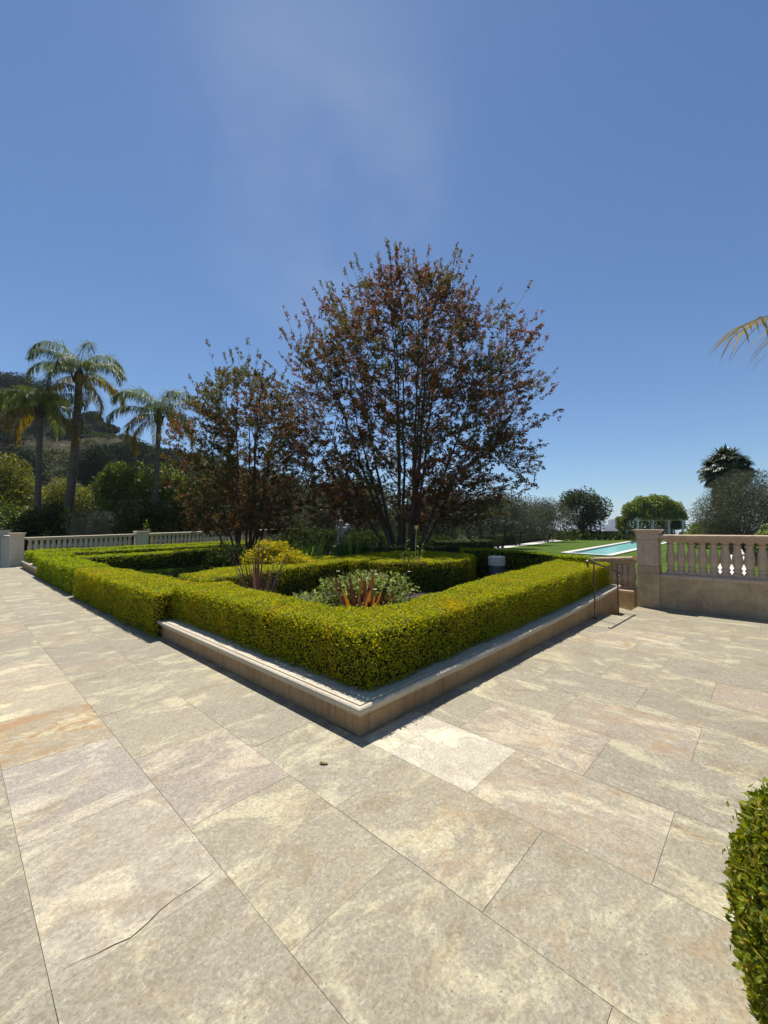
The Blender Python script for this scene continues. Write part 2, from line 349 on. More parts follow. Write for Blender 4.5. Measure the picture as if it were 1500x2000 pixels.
M['myrtle'] = leaf_mat('crape_myrtle_leaf', [(0.0, (0.052, 0.054, 0.016)), (0.4, (0.108, 0.080, 0.026)), (0.7, (0.180, 0.084, 0.036)), (1.0, (0.29, 0.105, 0.052))], 0.46, patch=(0.095, 0.098, 0.022), pscale=0.45, pthr=(0.48, 0.6), rough=0.5, tmul=1.4)
M['myrtle2'] = leaf_mat('crape_myrtle_leaf_greener', [(0.0, (0.048, 0.052, 0.014)), (0.4, (0.100, 0.085, 0.024)), (0.72, (0.175, 0.092, 0.035)), (1.0, (0.29, 0.115, 0.050))], 0.46, patch=(0.092, 0.096, 0.022), pscale=0.5, pthr=(0.43, 0.58), rough=0.5, tmul=1.4)
M['palm'] = leaf_mat('queen_palm_leaflet', [(0.0, (0.062, 0.095, 0.024)), (0.6, (0.135, 0.175, 0.042)), (1.0, (0.25, 0.28, 0.085))], 0.45, rough=0.5, spec=0.25)
M['palmold'] = leaf_mat('queen_palm_old_leaflet', [(0.0, (0.132, 0.110, 0.012)), (0.6, (0.246, 0.189, 0.019)), (1.0, (0.352, 0.264, 0.053))], 0.45, rough=0.4)
M['fan'] = leaf_mat('fan_palm_leaf', [(0.0, (0.025, 0.040, 0.014)), (0.7, (0.055, 0.075, 0.026)), (1.0, (0.13, 0.14, 0.07))], 0.2, rough=0.4, spec=0.5)
M['fandry'] = leaf_mat('fan_palm_dry_leaf', [(0.0, (0.045, 0.030, 0.018)), (1.0, (0.13, 0.085, 0.05))], 0.15)
M['olive'] = leaf_mat('olive_leaf', [(0.0, (0.055, 0.065, 0.036)), (0.6, (0.095, 0.105, 0.062)), (1.0, (0.16, 0.165, 0.11))], 0.22, rough=0.7, spec=0.12)
M['citrus'] = leaf_mat('broad_leaf', [(0.0, (0.040, 0.066, 0.009)), (0.6, (0.106, 0.150, 0.016)), (1.0, (0.220, 0.255, 0.035))], 0.3, rough=0.35, spec=0.5)
M['acacia'] = leaf_mat('feathery_leaf', [(0.0, (0.057, 0.075, 0.014)), (0.5, (0.141, 0.163, 0.023)), (1.0, (0.282, 0.290, 0.044))], 0.4, patch=(0.334, 0.264, 0.022), pscale=0.35, pthr=(0.62, 0.72))
M['dark_leaf'] = leaf_mat('dark_leaf', [(0.0, (0.018, 0.032, 0.008)), (0.7, (0.05, 0.072, 0.016)), (1.0, (0.12, 0.15, 0.03))], 0.25, rough=0.7, spec=0.1)
M['pine'] = leaf_mat('pine_needle', [(0.0, (0.014, 0.026, 0.012)), (0.7, (0.030, 0.050, 0.020)), (1.0, (0.055, 0.08, 0.03))], 0.12, rough=0.7, spec=0.08)
M['greybush'] = leaf_mat('grey_bush_leaf', [(0.0, (0.07, 0.085, 0.055)), (1.0, (0.17, 0.19, 0.13))], 0.25)
M['yellowbush'] = leaf_mat('golden_shrub_leaf', [(0.0, (0.176, 0.211, 0.011)), (0.5, (0.370, 0.352, 0.016)), (0.85, (0.546, 0.440, 0.022)), (1.0, (0.616, 0.440, 0.035))], 0.45)
M['rose'] = leaf_mat('rose_leaf', [(0.0, (0.07, 0.11, 0.022)), (0.5, (0.18, 0.235, 0.05)), (1.0, (0.40, 0.43, 0.17))], 0.42, rough=0.5, spec=0.2)
M['vine'] = leaf_mat('vine_leaf', [(0.0, (0.053, 0.101, 0.009)), (0.5, (0.132, 0.194, 0.014)), (1.0, (0.246, 0.317, 0.026))], 0.4)
M['strap'] = leaf_mat('strap_leaf', [(0.0, (0.030, 0.075, 0.012)), (0.7, (0.075, 0.15, 0.025)), (1.0, (0.16, 0.25, 0.04))], 0.35, rough=0.35)
M['flax'] = leaf_mat('bronze_flax_blade', [(0.0, (0.06, 0.028, 0.018)), (0.5, (0.13, 0.062, 0.030)), (0.8, (0.21, 0.105, 0.038)), (1.0, (0.30, 0.16, 0.035))], 0.4, rough=0.35, spec=0.5, tmul=1.5)
M['grass'] = leaf_mat('grass_blade', [(0.0, (0.030, 0.060, 0.008)), (1.0, (0.085, 0.13, 0.02))], 0.3)
M['petal'] = noise_mat('white_petal', [(0.3, (0.560, 0.528, 0.480)), (0.7, (0.680, 0.656, 0.624))], 20)
M['ypetal'] = noise_mat('yellow_petal', [(0.3, (0.75, 0.60, 0.12)), (0.7, (0.85, 0.75, 0.30))], 20)
M['white'] = noise_mat('white_paint', [(0.3, (0.76, 0.76, 0.74)), (0.7, (0.86, 0.86, 0.84))], 3, rough=0.6)
M['marble'] = noise_mat('white_marble', [(0.3, (0.400, 0.400, 0.392)), (0.7, (0.624, 0.624, 0.608))], 4, rough=0.5, bump=0.3)
M['concrete'] = noise_mat('pale_concrete', [(0.3, (0.60, 0.52, 0.41)), (0.7, (0.72, 0.64, 0.52))], 14, rough=0.85, bump=0.3)
M['darkvent'] = noise_mat('dark_vent', [(0.3, (0.010, 0.010, 0.012)), (0.7, (0.02, 0.02, 0.022))], 9)
M['greymetal'] = noise_mat('grey_metal', [(0.3, (0.11, 0.115, 0.13)), (0.7, (0.16, 0.165, 0.18))], 9, rough=0.5)
M['poolstone'] = noise_mat('pool_coping', [(0.3, (0.496, 0.472, 0.416)), (0.7, (0.608, 0.584, 0.528))], 2.0)
M['pooltile'] = noise_mat('pool_tile', [(0.3, (0.16, 0.40, 0.42)), (0.7, (0.22, 0.48, 0.50))], 3.0, rough=0.4)
M['tower'] = noise_mat('tower_concrete', [(0.3, (0.22, 0.22, 0.23)), (0.7, (0.32, 0.32, 0.33))], 0.05)
M['tglass'] = noise_mat('tower_glass', [(0.3, (0.06, 0.07, 0.09)), (0.7, (0.10, 0.12, 0.14))], 0.05, rough=0.3)

def lawn_mat():
    m, n, out = mat_new('lawn')
    tcn = N(n, 'ShaderNodeTexCoord')
    nz = N(n, 'ShaderNodeTexNoise', {'Vector': tcn.outputs['Object'], 'Scale': 0.7, 'Detail': 6.0, 'Roughness': 0.7})
    wv = N(n, 'ShaderNodeTexWave', {'Vector': tcn.outputs['Object'], 'Scale': 0.20, 'Distortion': 0.8, 'Detail': 2.0}, bands_direction='Y')
    nf = N(n, 'ShaderNodeTexNoise', {'Vector': tcn.outputs['Object'], 'Scale': 22.0, 'Detail': 5.0, 'Roughness': 0.8})
    a = ramp(n, nz.outputs['Fac'], [(0.35, (0.058, 0.105, 0.010)), (0.65, (0.098, 0.150, 0.016))])
    b = N(n, 'ShaderNodeMixRGB', {'Fac': 0.55, 'Color1': a, 'Color2': ramp(n, wv.outputs['Fac'], [(0.3, (0.7, 0.75, 0.7)), (0.7, (1.0, 1.0, 1.0))])}, blend_type='MULTIPLY')
    c = N(n, 'ShaderNodeMixRGB', {'Fac': 0.8, 'Color1': b.outputs[0], 'Color2': ramp(n, nf.outputs['Fac'], [(0.3, (0.5, 0.55, 0.45)), (0.7, (1.2, 1.15, 1.1))])}, blend_type='MULTIPLY')
    p = N(n, 'ShaderNodeBsdfPrincipled', {'Base Color': c.outputs[0], 'Roughness': 0.9, 'Specular IOR Level': 0.1})
    bp = N(n, 'ShaderNodeBump', {'Height': nf.outputs['Fac'], 'Strength': 0.8, 'Distance': 0.05}); n.links.new(bp.outputs[0], p.inputs['Normal'])
    n.links.new(p.outputs[0], out.inputs['Surface']); return m
def water_mat():
    m, n, out = mat_new('pool_water')
    tcn = N(n, 'ShaderNodeTexCoord')
    nz = N(n, 'ShaderNodeTexNoise', {'Vector': tcn.outputs['Object'], 'Scale': 1.4, 'Detail': 4.0})
    bp = N(n, 'ShaderNodeBump', {'Height': nz.outputs['Fac'], 'Strength': 0.25, 'Distance': 0.08})
    d = N(n, 'ShaderNodeBsdfDiffuse', {'Color': (0.16, 0.37, 0.345, 1)})
    g = N(n, 'ShaderNodeBsdfGlossy', {'Color': (0.9, 0.95, 1, 1), 'Roughness': 0.06, 'Normal': bp.outputs[0]})
    mix = N(n, 'ShaderNodeMixShader', {'Fac': 0.26}); n.links.new(d.outputs[0], mix.inputs[1]); n.links.new(g.outputs[0], mix.inputs[2])
    n.links.new(mix.outputs[0], out.inputs['Surface']); return m
def hill_mat():
    m, n, out = mat_new('dry_hillside')
    tcn = N(n, 'ShaderNodeTexCoord'); mp = N(n, 'ShaderNodeMapping', {'Vector': tcn.outputs['Object'], 'Scale': (1, 1, 2.2)})
    n1 = N(n, 'ShaderNodeTexNoise', {'Vector': mp.outputs[0], 'Scale': 0.06, 'Detail': 7.0, 'Roughness': 0.6})
    n2 = N(n, 'ShaderNodeTexNoise', {'Vector': mp.outputs[0], 'Scale': 0.45, 'Detail': 8.0, 'Roughness': 0.75, 'Distortion': 1.0})
    a = ramp(n, n2.outputs['Fac'], [(0.38, (0.040, 0.040, 0.018)), (0.52, (0.105, 0.085, 0.048)), (0.66, (0.22, 0.18, 0.115))])
    b = ramp(n, n2.outputs['Fac'], [(0.4, (0.020, 0.026, 0.010)), (0.7, (0.065, 0.072, 0.028))])
    f = N(n, 'ShaderNodeMapRange', {'Value': n1.outputs['Fac'], 'From Min': 0.40, 'From Max': 0.56})
    c = N(n, 'ShaderNodeMixRGB', {'Fac': f.outputs[0], 'Color1': a, 'Color2': b})
    p = N(n, 'ShaderNodeBsdfPrincipled', {'Base Color': c.outputs[0], 'Roughness': 0.95, 'Specular IOR Level': 0.1})
    bp = N(n, 'ShaderNodeBump', {'Height': n2.outputs['Fac'], 'Strength': 1.0, 'Distance': 1.5}); n.links.new(bp.outputs[0], p.inputs['Normal'])
    n.links.new(p.outputs[0], out.inputs['Surface']); return m
def haze_mat():
    m, n, out = mat_new('haze_air')
    v = N(n, 'ShaderNodeVolumePrincipled', {'Color': (0.80, 0.88, 1.0, 1), 'Density': 0.00018, 'Anisotropy': 0.2}); n.links.new(v.outputs[0], out.inputs['Volume']); return m
M['haze'] = haze_mat()
M['lawn'] = lawn_mat(); M['water'] = water_mat(); M['hill'] = hill_mat()

# ------------------------------------------------------------------ setting: ground, hill, paving, lawns, pool
def ground_z(d):
    return -0.6 if d < 150 else -0.6 - 75.0 * min(1.0, (d - 150) / 900.0)
g = Geo()
ds = np.array([-400, -60, 0, 30, 60, 90, 120, 150, 200, 300, 450, 700, 1050, 2000, 4000, 9000.0])
us = np.array([-9000, -3000, -1000, -400, -200, -100, -50, 0, 50, 100, 200, 400, 1000, 3000, 9000.0])
V = []
for d in ds:
    for u in us:
        p = CAM + FW * d + RT * u; rr = max(d, abs(u) * 0.9); V.append((p[0], p[1], ground_z(rr)))
nu = len(us)
g.add(V, [(i * nu + j, i * nu + j + 1, (i + 1) * nu + j + 1, (i + 1) * nu + j) for i in range(len(ds) - 1) for j in range(nu - 1)])
tag(g.obj('ground', M['ground'], smooth=True), kind='structure')

g = Geo(); box(g, -14000, 14000, -14000, 14000, -78, 95)
tag(g.obj('haze', M['haze']), kind='stuff')
RIDGE_PX = np.array([-700, -300, -150, 0, 60, 120, 170, 215, 280, 350, 470, 560, 700, 800, 900, 1000])
RIDGE_Z = np.array([420, 380, 340, 296, 262, 235, 218, 190, 172, 158, 132, 90, 55, 35, 15, 0.0])
def hill_h(u, d):
    px = 750 + 797 * u / 140.0
    top = np.interp(px, RIDGE_PX, RIDGE_Z) / 797 * 140.0
    t = np.clip((d - 34) / (140 - 34), 0, 1); r = t * t * (3 - 2 * t)
    r = np.where(d > 140, 1 - np.clip((d - 140) / 160, 0, 1) * 0.6, 0.25 * t + 0.75 * r)
    wob = 1.3 * np.sin(u * 0.13 + d * 0.05) + 1.0 * np.sin(d * 0.17 - u * 0.07) + 0.7 * np.sin(u * 0.31 + 1.0)
    return -0.7 + top * r + wob * np.clip(top / 25, 0, 1) * np.clip((d - 40) / 40, 0, 1) * np.where(d > 128, 0.35, 1)
uu = np.linspace(-420, 55, 110); dd = np.concatenate([np.linspace(34, 150, 50), np.linspace(156, 300, 16)])
UU, DD = np.meshgrid(uu, dd); ZZ = hill_h(UU, DD)
P = CAM[None, None] + DD[..., None] * FW + UU[..., None] * RT; P[..., 2] = ZZ
g = Geo(); k = len(uu)
g.add(P.reshape(-1, 3), [(i * k + j, i * k + j + 1, (i + 1) * k + j + 1, (i + 1) * k + j) for i in range(len(dd) - 1) for j in range(k - 1)])
tag(g.obj('hill', M['hill'], smooth=True), kind='structure')
def on_hill(px, d):
    u = (px - 750) / 797 * d; p = CAM + FW * d + RT * u; return np.array([p[0], p[1], float(hill_h(np.array(u), np.array(float(d))))])

# terrace: running-bond travertine slabs, 0.61 x 0.885 m
rs = random.Random(7)
edges = [-0.02 - 0.6 * i for i in range(18, 0, -1)] + [-0.02, 0.595, 1.215, 1.85, 2.475, 3.1, 3.72, 4.34, 4.96, 5.55, 5.93]
g = Geo(); tints = []; stains = []; rnds = []; mats_i = []
base_t = [(0.318, 0.289, 0.213), (0.326, 0.296, 0.217), (0.305, 0.278, 0.210), (0.318, 0.292, 0.219), (0.313, 0.284, 0.213), (0.333, 0.302, 0.220)]
gap = 0.0010
def slab(x0, x1, y0, y1, mat, tint=None, stain=None):
    if y1 - y0 < 0.03 or x1 - x0 < 0.03: return
    z = rs.uniform(-0.0006, 0.0006)
    g.add([(x0 + gap, y0 + gap, z), (x1 - gap, y0 + gap, z), (x1 - gap, y1 - gap, z), (x0 + gap, y1 - gap, z)], [(0, 1, 2, 3)], mat)
    t = tint or rs.choice(base_t); f = rs.uniform(0.96, 1.04)
    tints.append((t[0] * f, t[1] * f, t[2] * f, 1)); rnds.append((rs.random(), rs.random(), rs.random(), 1))
    stains.append(stain if stain is not None else (rs.choice([0, 0, 0, 0.15, 0.3, 0.5])))
SP = {}      # slabs the eye picks out
def special(x, y, tint, stain): SP[(round(x, 1), round(y, 1))] = (x, y, tint, stain)
special(0.28, -0.5, (0.517, 0.475, 0.380), 0.0)
special(-1.5, 1.6, (0.380, 0.327, 0.228), 2.2)
special(-1.5, -0.1, (0.372, 0.338, 0.266), 0.45)
special(-1.5, 0.75, (0.342, 0.308, 0.258), 0.0)
special(-1.5, 2.5, (0.418, 0.365, 0.258), 0.1)
special(-1.5, 3.3, (0.418, 0.365, 0.266), 0.1)
special(-1.5, 5.9, (0.365, 0.304, 0.220), 0.9)
special(-2.1, 6.5, (0.418, 0.350, 0.236), 0.2)
special(1.5, -1.3, (0.350, 0.308, 0.236), 1.0)
special(3.9, -0.9, (0.365, 0.319, 0.239), 1.1)
special(4.6, -0.5, (0.372, 0.331, 0.251), 0.8)
special(2.8, -1.9, (0.350, 0.304, 0.232), 0.8)
special(0.9, -0.8, (0.334, 0.289, 0.228), 0.5)
special(0.3, -1.3, (0.350, 0.312, 0.239), 0.7)
special(-0.9, 0.5, (0.334, 0.293, 0.236), 0.2)
for ci in range(len(edges) - 1):
    x0, x1 = edges[ci], edges[ci + 1]
    k0 = ci - 18                                   # column starting at x = -0.02 has k0 = 0
    off = -0.92 if k0 % 2 == 0 else -0.46
    y = off - 0.885 * 12
    if k0 == 0: y += 0.0
    while y < 21:
        y1 = y + 0.885
        lim = 0.012 if x1 > 0.05 else 20.0
        cx, cyy = (x0 + x1) / 2, (min(y1, lim) + y) / 2
        if y < lim:
            tint = st = None
            for sx, sy, t, s in SP.values():
                if x0 <= sx < x1 and y <= sy < y1: tint, st = t, s
            slab(x0, x1, y, min(y1, lim), 0 if k0 < 0 else 1, tint, st)
        y = y1
for i, x0 in enumerate([5.93, 6.55]):              # the slabs running on to the balustrade
    x1 = [6.55, 7.16][i]; y = -0.33 - 0.885 * 10
    while y < -0.34:
        slab(x0, x1, y, min(y + 0.885, -0.335), 1); y += 0.885
nf = len(tints)
x0, x1 = edges[0], 7.16                            # grout bed below the joints and the crack
g.add([(x0, -11, -0.004), (5.93, -11, -0.004), (5.93, 0.012, -0.004), (0.0, 0.012, -0.004), (0.0, 20.0, -0.004), (x0, 20.0, -0.004)], [tuple(range(6))], 2)
g.add([(5.93, -11, -0.004), (7.16, -11, -0.004), (7.16, -0.335, -0.004), (5.93, -0.335, -0.004)], [(0, 1, 2, 3)], 2)
# riser faces where the paving ends above the landing
g.add([(5.93, 0.012, -0.004), (5.93, 0.012, -0.16), (5.93, -0.335, -0.16), (5.93, -0.335, -0.004)], [(0, 1, 2, 3)], 2)
g.add([(5.93, -0.335, -0.004), (5.93, -0.335, -0.16), (7.16, -0.335, -0.16), (7.16, -0.335, -0.004)], [(0, 1, 2, 3)], 2)
ck = np.array([(-1.218, -0.383), (-1.29, -0.399), (-1.363, -0.405), (-1.42, -0.402), (-1.475, -0.413), (-1.53, -0.436), (-1.591, -0.452), (-1.64, -0.437), (-1.693, -0.428), (-1.74, -0.412), (-1.793, -0.404)])
wd = np.array([.3, .9, 1.1, .9, 1.5, 1.8, 1.4, 1.6, 1.0, .7, .2]) * 0.0011
g.add([(x, y - w_, 0.0016) for (x, y), w_ in zip(ck, wd)] + [(x, y + w_, 0.0016) for (x, y), w_ in zip(ck, wd)], [(i, i + 1, 12 + i, 11 + i) for i in range(10)], 3)
M['crack'] = noise_mat('crack', [(0.3, (0.03, 0.025, 0.02)), (0.7, (0.06, 0.05, 0.04))], 30.0)
me = g.mesh('terrace', [M['pave_x'], M['pave_y'], M['grout'], M['crack']])
npoly = len(me.polygons)
for nm, arr, typ in (('tint', tints, 'FLOAT_COLOR'), ('rnd', rnds, 'FLOAT_COLOR')):
    a = me.attributes.new(nm, typ, 'FACE'); full = np.zeros((npoly, 4), np.float32); full[:nf] = np.array(arr); a.data.foreach_set('color', full.ravel())
a = me.attributes.new('stain', 'FLOAT', 'FACE'); full = np.zeros(npoly, np.float32); full[:nf] = stains; a.data.foreach_set('value', full)
ter = bpy.data.objects.new('terrace', me); col.objects.link(ter); tag(ter, kind='structure')
# lower landing of the stair
g = Geo(); tints = []; stains = []; rnds = []
for i in range(6):
    for j in range(4): slab(5.94 + i * 0.62, 5.94 + (i + 1) * 0.62, -0.33 + j * 0.5, -0.33 + (j + 1) * 0.5, 0)
me = g.mesh('landing', [M['pave_y']]); npoly = len(me.polygons)
for nm, arr in (('tint', tints), ('rnd', rnds)):
    a = me.attributes.new(nm, 'FLOAT_COLOR', 'FACE'); a.data.foreach_set('color', np.array(arr, np.float32).ravel())
a = me.attributes.new('stain', 'FLOAT', 'FACE'); a.data.foreach_set('value', np.array(stains, np.float32))
lo = bpy.data.objects.new('stair_landing', me); col.objects.link(lo); lo.location.z = -0.15; tag(lo, kind='structure')

# garden soil inside the planter, lawn patch between the hedges
g = Geo()
soil = [(0.22, 0.22), (7.0, 0.22), (7.0, 1.5), (9.3, 1.5), (24, 14), (24, 20.1), (0.22, 20.1)]
g.add([(x, y, 0.13) for x, y in soil], [tuple(range(len(soil)))])
for i in range(len(soil)):
    a, b = soil[i], soil[(i + 1) % len(soil)]
    g.add([(a[0], a[1], 0.13), (a[0], a[1], -0.6), (b[0], b[1], -0.6), (b[0], b[1], 0.13)], [(0, 1, 2, 3)])
tag(g.obj('garden_bed', M['soil']), kind='structure')
g = Geo(); g.add([(0.5, 6.3, 0.136), (5.5, 6.9, 0.136), (5.5, 12.8, 0.136), (0.5, 12.8, 0.136)], [(0, 1, 2, 3)])
tag(g.obj('shaded_lawn', M['lawn']), kind='structure')
r = R(3); n = 26000; q = np.stack([r.uniform(0.5, 4.2, n), r.uniform(5.6, 12.6, n), np.full(n, 0.13)], 1)
g = Geo(); leaves(g, q, norm(np.stack([r.normal(0, .35, n), r.normal(0, .35, n), np.ones(n)], 1)), norm(r.normal(0, 1, (n, 3)) + [0.01, 0, 0]), r.uniform(0.05, 0.10, n), 0.12)
tag(g.obj('grass', M['grass']), kind='stuff')

# far lawn with the swimming pool let into it
PA, PB, PC, PD = [np.array(p) for p in ((24.6, 7.4), (54.7, 10.2), (56.2, 6.0), (23.4, 4.15))]
LZ = -0.02
g = Geo()
o_ = [(9.3, 40), (135, 40), (135, -60), (9.3, -60)]
inn = [PA, PB, PC, PD]
V = [(x, y, LZ) for x, y in o_] + [(p[0], p[1], LZ) for p in inn]
g.add(V, [(0, 4, 5, 1), (1, 5, 6, 2), (2, 6, 7, 3), (3, 7, 4, 0)])
g.add([(7.5, -60, LZ), (9.3, -60, LZ), (9.3, -1.0, LZ), (7.5, -1.0, LZ)], [(0, 1, 2, 3)])
tag(g.obj('lawn', M['lawn']), kind='structure')
pool = thing('swimming_pool', 'long rectangular turquoise swimming pool with pale stone coping in the lawn', 'swimming pool', ((PA + PC)[0] / 2, (PA + PC)[1] / 2, 0))
L0 = np.array([(PA + PC)[0] / 2, (PA + PC)[1] / 2, 0])
g = Geo(); path = [p - L0[:2] for p in (PA, PB, PC, PD)]
sweep(g, path, [(0.02, -0.25), (0.45, -0.25), (0.45, 0.03), (0.43, 0.045), (-0.02, 0.045), (-0.02, 0.0), (0.02, 0.0)], closed=True)
g.obj('coping', M['poolstone'], pool)
g = Geo(); g.add([(p[0], p[1], -0.10) for p in path], [(0, 1, 2, 3)]); g.obj('water_surface', M['water'], pool)
g = Geo()
for i in range(4):
    a, b = path[i], path[(i + 1) % 4]
    g.add([(a[0], a[1], 0.02), (b[0], b[1], 0.02), (b[0], b[1], -0.5), (a[0], a[1], -0.5)], [(0, 1, 2, 3)])
g.add([(p[0], p[1], -0.5) for p in path], [(0, 1, 2, 3)]); g.obj('basin', M['pooltile'], pool)
g = Geo()
a = [gz(q[0], q[1], LZ + 0.006) for q in ((957, 1074), (1122, 1053), (1097, 1051.3), (950, 1068.5))]
g.add(a, [(0, 1, 2, 3)]); tag(g.obj('path', M['poolstone']), kind='structure')
g = Geo()
a = [gz(q[0], q[1], LZ + 0.006) for q in ((1392, 1128), (1424, 1064), (1462, 1064), (1470, 1128))]
g.add(a, [(0, 1, 2, 3)]); tag(g.obj('side_path', M['poolstone']), kind='structure')
g = Geo()
a = [gz(q[0], q[1], LZ + 0.006) for q in ((1195, 1051), (1330, 1051.5), (1330, 1049.5), (1195, 1049.5))]
g.add(a, [(0, 1, 2, 3)]); tag(g.obj('pergola_path', M['poolstone']), kind='structure')

# ------------------------------------------------------------------ planter wall
def wall_z(x): return 0.215 + 0.004 * x + 0.0027 * x * x
wx = [0, 1.5, 3, 4.5, 6, 7.1]
wpath = [(0, 4.05), (0, 2.0)] + [(x, 0) for x in wx] + [(7.1, 1.55)]
wz = [0.222, 0.218] + [wall_z(x) for x in wx] + [wall_z(7.1)]
pw = thing('planter_wall', 'low tan travertine planter wall with pale coping turning the corner under the front hedge', 'planter wall', (0, 0, 0))
g = Geo(); Z = np.array(wz)
# the path runs with the garden on its left; out = right of path = towards the paving
P2 = np.array(wpath)
sweep(g, P2, [(0.0, -0.079), (0.0, -0.60), (-0.20, -0.60), (-0.20, -0.079)], Z)
g.obj('wall_body', M['wall'], pw)
g = Geo()
cop = [(-0.24, -0.078), (0.004, -0.078), (0.012, -0.074), (0.014, -0.056), (0.022, -0.050), (0.026, -0.044), (0.042, -0.040), (0.052, -0.030), (0.056, -0.017), (0.053, -0.004), (0.043, 0.005), (0.030, 0.008), (0.016, 0.003), (0.012, -0.009), (-0.002, -0.009), (-0.004, 0.001), (-0.24, 0.001)]
for y0, y1 in ((4.05, 3.05), (3.046, 1.95), (1.946, 0.853)): sweep(g, [(0, y0), (0, y1)], cop, [0.216 + .0015 * y0, 0.216 + .0015 * y1])
sweep(g, [(0, 0.85), (0, 0), (0.80, 0)], cop, [0.2172, 0.215, wall_z(.8)])
xs = [0.803, 1.95, 3.05, 4.20, 5.30, 6.35]
for a_, b_ in zip(xs, xs[1:] + [None]):
    if b_: sweep(g, [(a_, 0), ((a_ + b_) / 2, 0), (b_ - .003, 0)], cop, [wall_z(a_), wall_z((a_ + b_) / 2), wall_z(b_)])
    else: sweep(g, [(a_, 0), (7.1, 0), (7.1, 1.55)], cop, [wall_z(a_), wall_z(7.1), wall_z(7.1)])
g.obj('coping', M['cope'], pw)
lw = thing('planter_wall', 'short low travertine wall at the far end of the planter before the corner pier', 'planter wall', (-0.02, 14.9, 0))
g = Geo(); p3 = [(0.0, 4.1), (0.0, 0.0)]; sweep(g, p3, [(0.0, -0.05), (0.0, -0.3), (-0.2, -0.3), (-0.2, -0.05)], [0.27, 0.24], 0); g.obj('wall_body', M['wall'], lw)
g = Geo(); sweep(g, p3, [(a * 1.2, b * 1.2) for a, b in cop], [0.27, 0.24]); g.obj('coping', M['cope'], lw)

# ------------------------------------------------------------------ balustrades
SPC = 0.163
def baluster_mesh(h, w, mat, seg=14):
    g = Geo(); q = w * 0.5
    box(g, -q, q, -q, q, 0, h * 0.075)
    pr = [(0.90, .075), (0.90, .11), (0.70, .13), (0.68, .15), (0.88, .18), (0.90, .20), (0.68, .225), (0.64, .25), (0.80, .30), (0.90, .37), (0.97, .44), (0.96, .49), (0.90, .55), (0.79, .63), (0.68, .72), (0.61, .80), (0.64, .815), (0.78, .83), (0.80, .855), (0.6, .87), (0.6, .89), (0.85, .91), (0.90, .925)]
    lathe(g, [(r_ * q, z * h) for r_, z in pr], seg=seg)
    box(g, -q, q, -q, q, h * 0.925, h)
    return g.mesh('baluster', [mat])
def rail_prof(w, h):        # closed profile across the rail, centred
    a = w / 2
    return [(-a * .80, 0), (a * .80, 0), (a * .80, h * .35), (a * .95, h * .45), (a, h * .62), (a * .97, h * .85), (a * .85, h), (-a * .85, h), (-a * .97, h * .85), (-a, h * .62), (-a * .95, h * .45), (-a * .80, h * .35)]
def balustrade(label, p0, p1, zt0, zt1, zb0, zb1, zfoot, mats, n, bw, name='balustrade', railh=0.085, baseh=0.07, width=0.30, group=None, inset=0.10):
    """rail tops zt, underside of baluster zone zb at both ends; plinth down to zfoot."""
    p0 = np.array(p0, float); p1 = np.array(p1, float); L = np.linalg.norm(p1 - p0); d = (p1 - p0) / L
    t = thing(name, label, 'balustrade', (p0[0], p0[1], 0), math.atan2(d[1], d[0]), group)
    pth = [(0, 0), (L, 0)]
    g = Geo(); sweep(g, pth, rail_prof(width, railh), [zt0 - railh, zt1 - railh]); g.obj('top_rail', mats[0], t)
    g = Geo(); a = width / 2 * .92
    sweep(g, pth, [(-a, -baseh), (a, -baseh), (a, -baseh * .35), (a * .9, -baseh * .2), (a * .86, 0), (-a * .86, 0), (-a * .9, -baseh * .2), (-a, -baseh * .35)], [zb0, zb1]); g.obj('base_rail', mats[0], t)
    g = Geo(); a = width / 2 * .84
    sweep(g, pth, [(-a, 0), (-a, -5 + 0), (a, -5 + 0), (a, 0)], [zb0 - baseh, zb1 - baseh]) if False else g.add(
        [(0, -a, zfoot), (L, -a, zfoot), (L, a, zfoot), (0, a, zfoot), (0, -a, zb0 - baseh), (L, -a, zb1 - baseh), (L, a, zb1 - baseh), (0, a, zb0 - baseh)],
        [(0, 3, 2, 1), (4, 5, 6, 7), (0, 1, 5, 4), (1, 2, 6, 5), (2, 3, 7, 6), (3, 0, 4, 7)])
    g.obj('plinth', mats[1], t)
    h = (zt0 - railh) - zb0; me = baluster_mesh(1.0, bw, mats[0])
    for i in range(n):
        f = inset / L + (1 - 2 * inset / L) * (i + 0.5) / n
        b = bpy.data.objects.new('baluster', me); col.objects.link(b); b.parent = t
        zb = zb0 + (zb1 - zb0) * f; zt = zt0 + (zt1 - zt0) * f - railh
        b.location = (f * L, 0, zb + 0.001); b.scale = (1, 1, zt - zb - 0.002)
    return t
def pier(label, x, y, w, ztop, zfoot, mats, steps=(0.45,), rz=0.0, group=None):
    t = thing('pier', label, 'pier', (x, y, 0), rz, group); a = w / 2
    g = Geo(); box(g, -a, a, -a, a, steps[0], ztop - 0.20, bev=0.006); g.obj('shaft', mats[0], t)
    g = Geo(); b = a * 1.05; box(g, -b, b, -b, b, zfoot, steps[0] - 0.14, bev=0.008); b = a * 1.03; box(g, -b, b, -b, b, steps[0] - 0.137, steps[0] - 0.003, bev=0.006); g.obj('base', mats[1], t)
    g = Geo(); z = ztop
    sweep(g, [(-a, a), (-a, -a), (a, -a), (a, a)][::1], [(-a * .2, -0.198), (0.004, -0.198), (0.010, -0.06), (0.022, -0.055), (0.022, -0.042), (0.040, -0.030), (0.046, -0.022), (0.046, -0.008), (0.038, -0.002), (-a * .2, -0.001)], [z] * 4, closed=True)
    box(g, -a * .9, a * .9, -a * .9, a * .9, z - 0.10, z - 0.0006); g.obj('cap', mats[0], t)
    return t
BX = 7.34
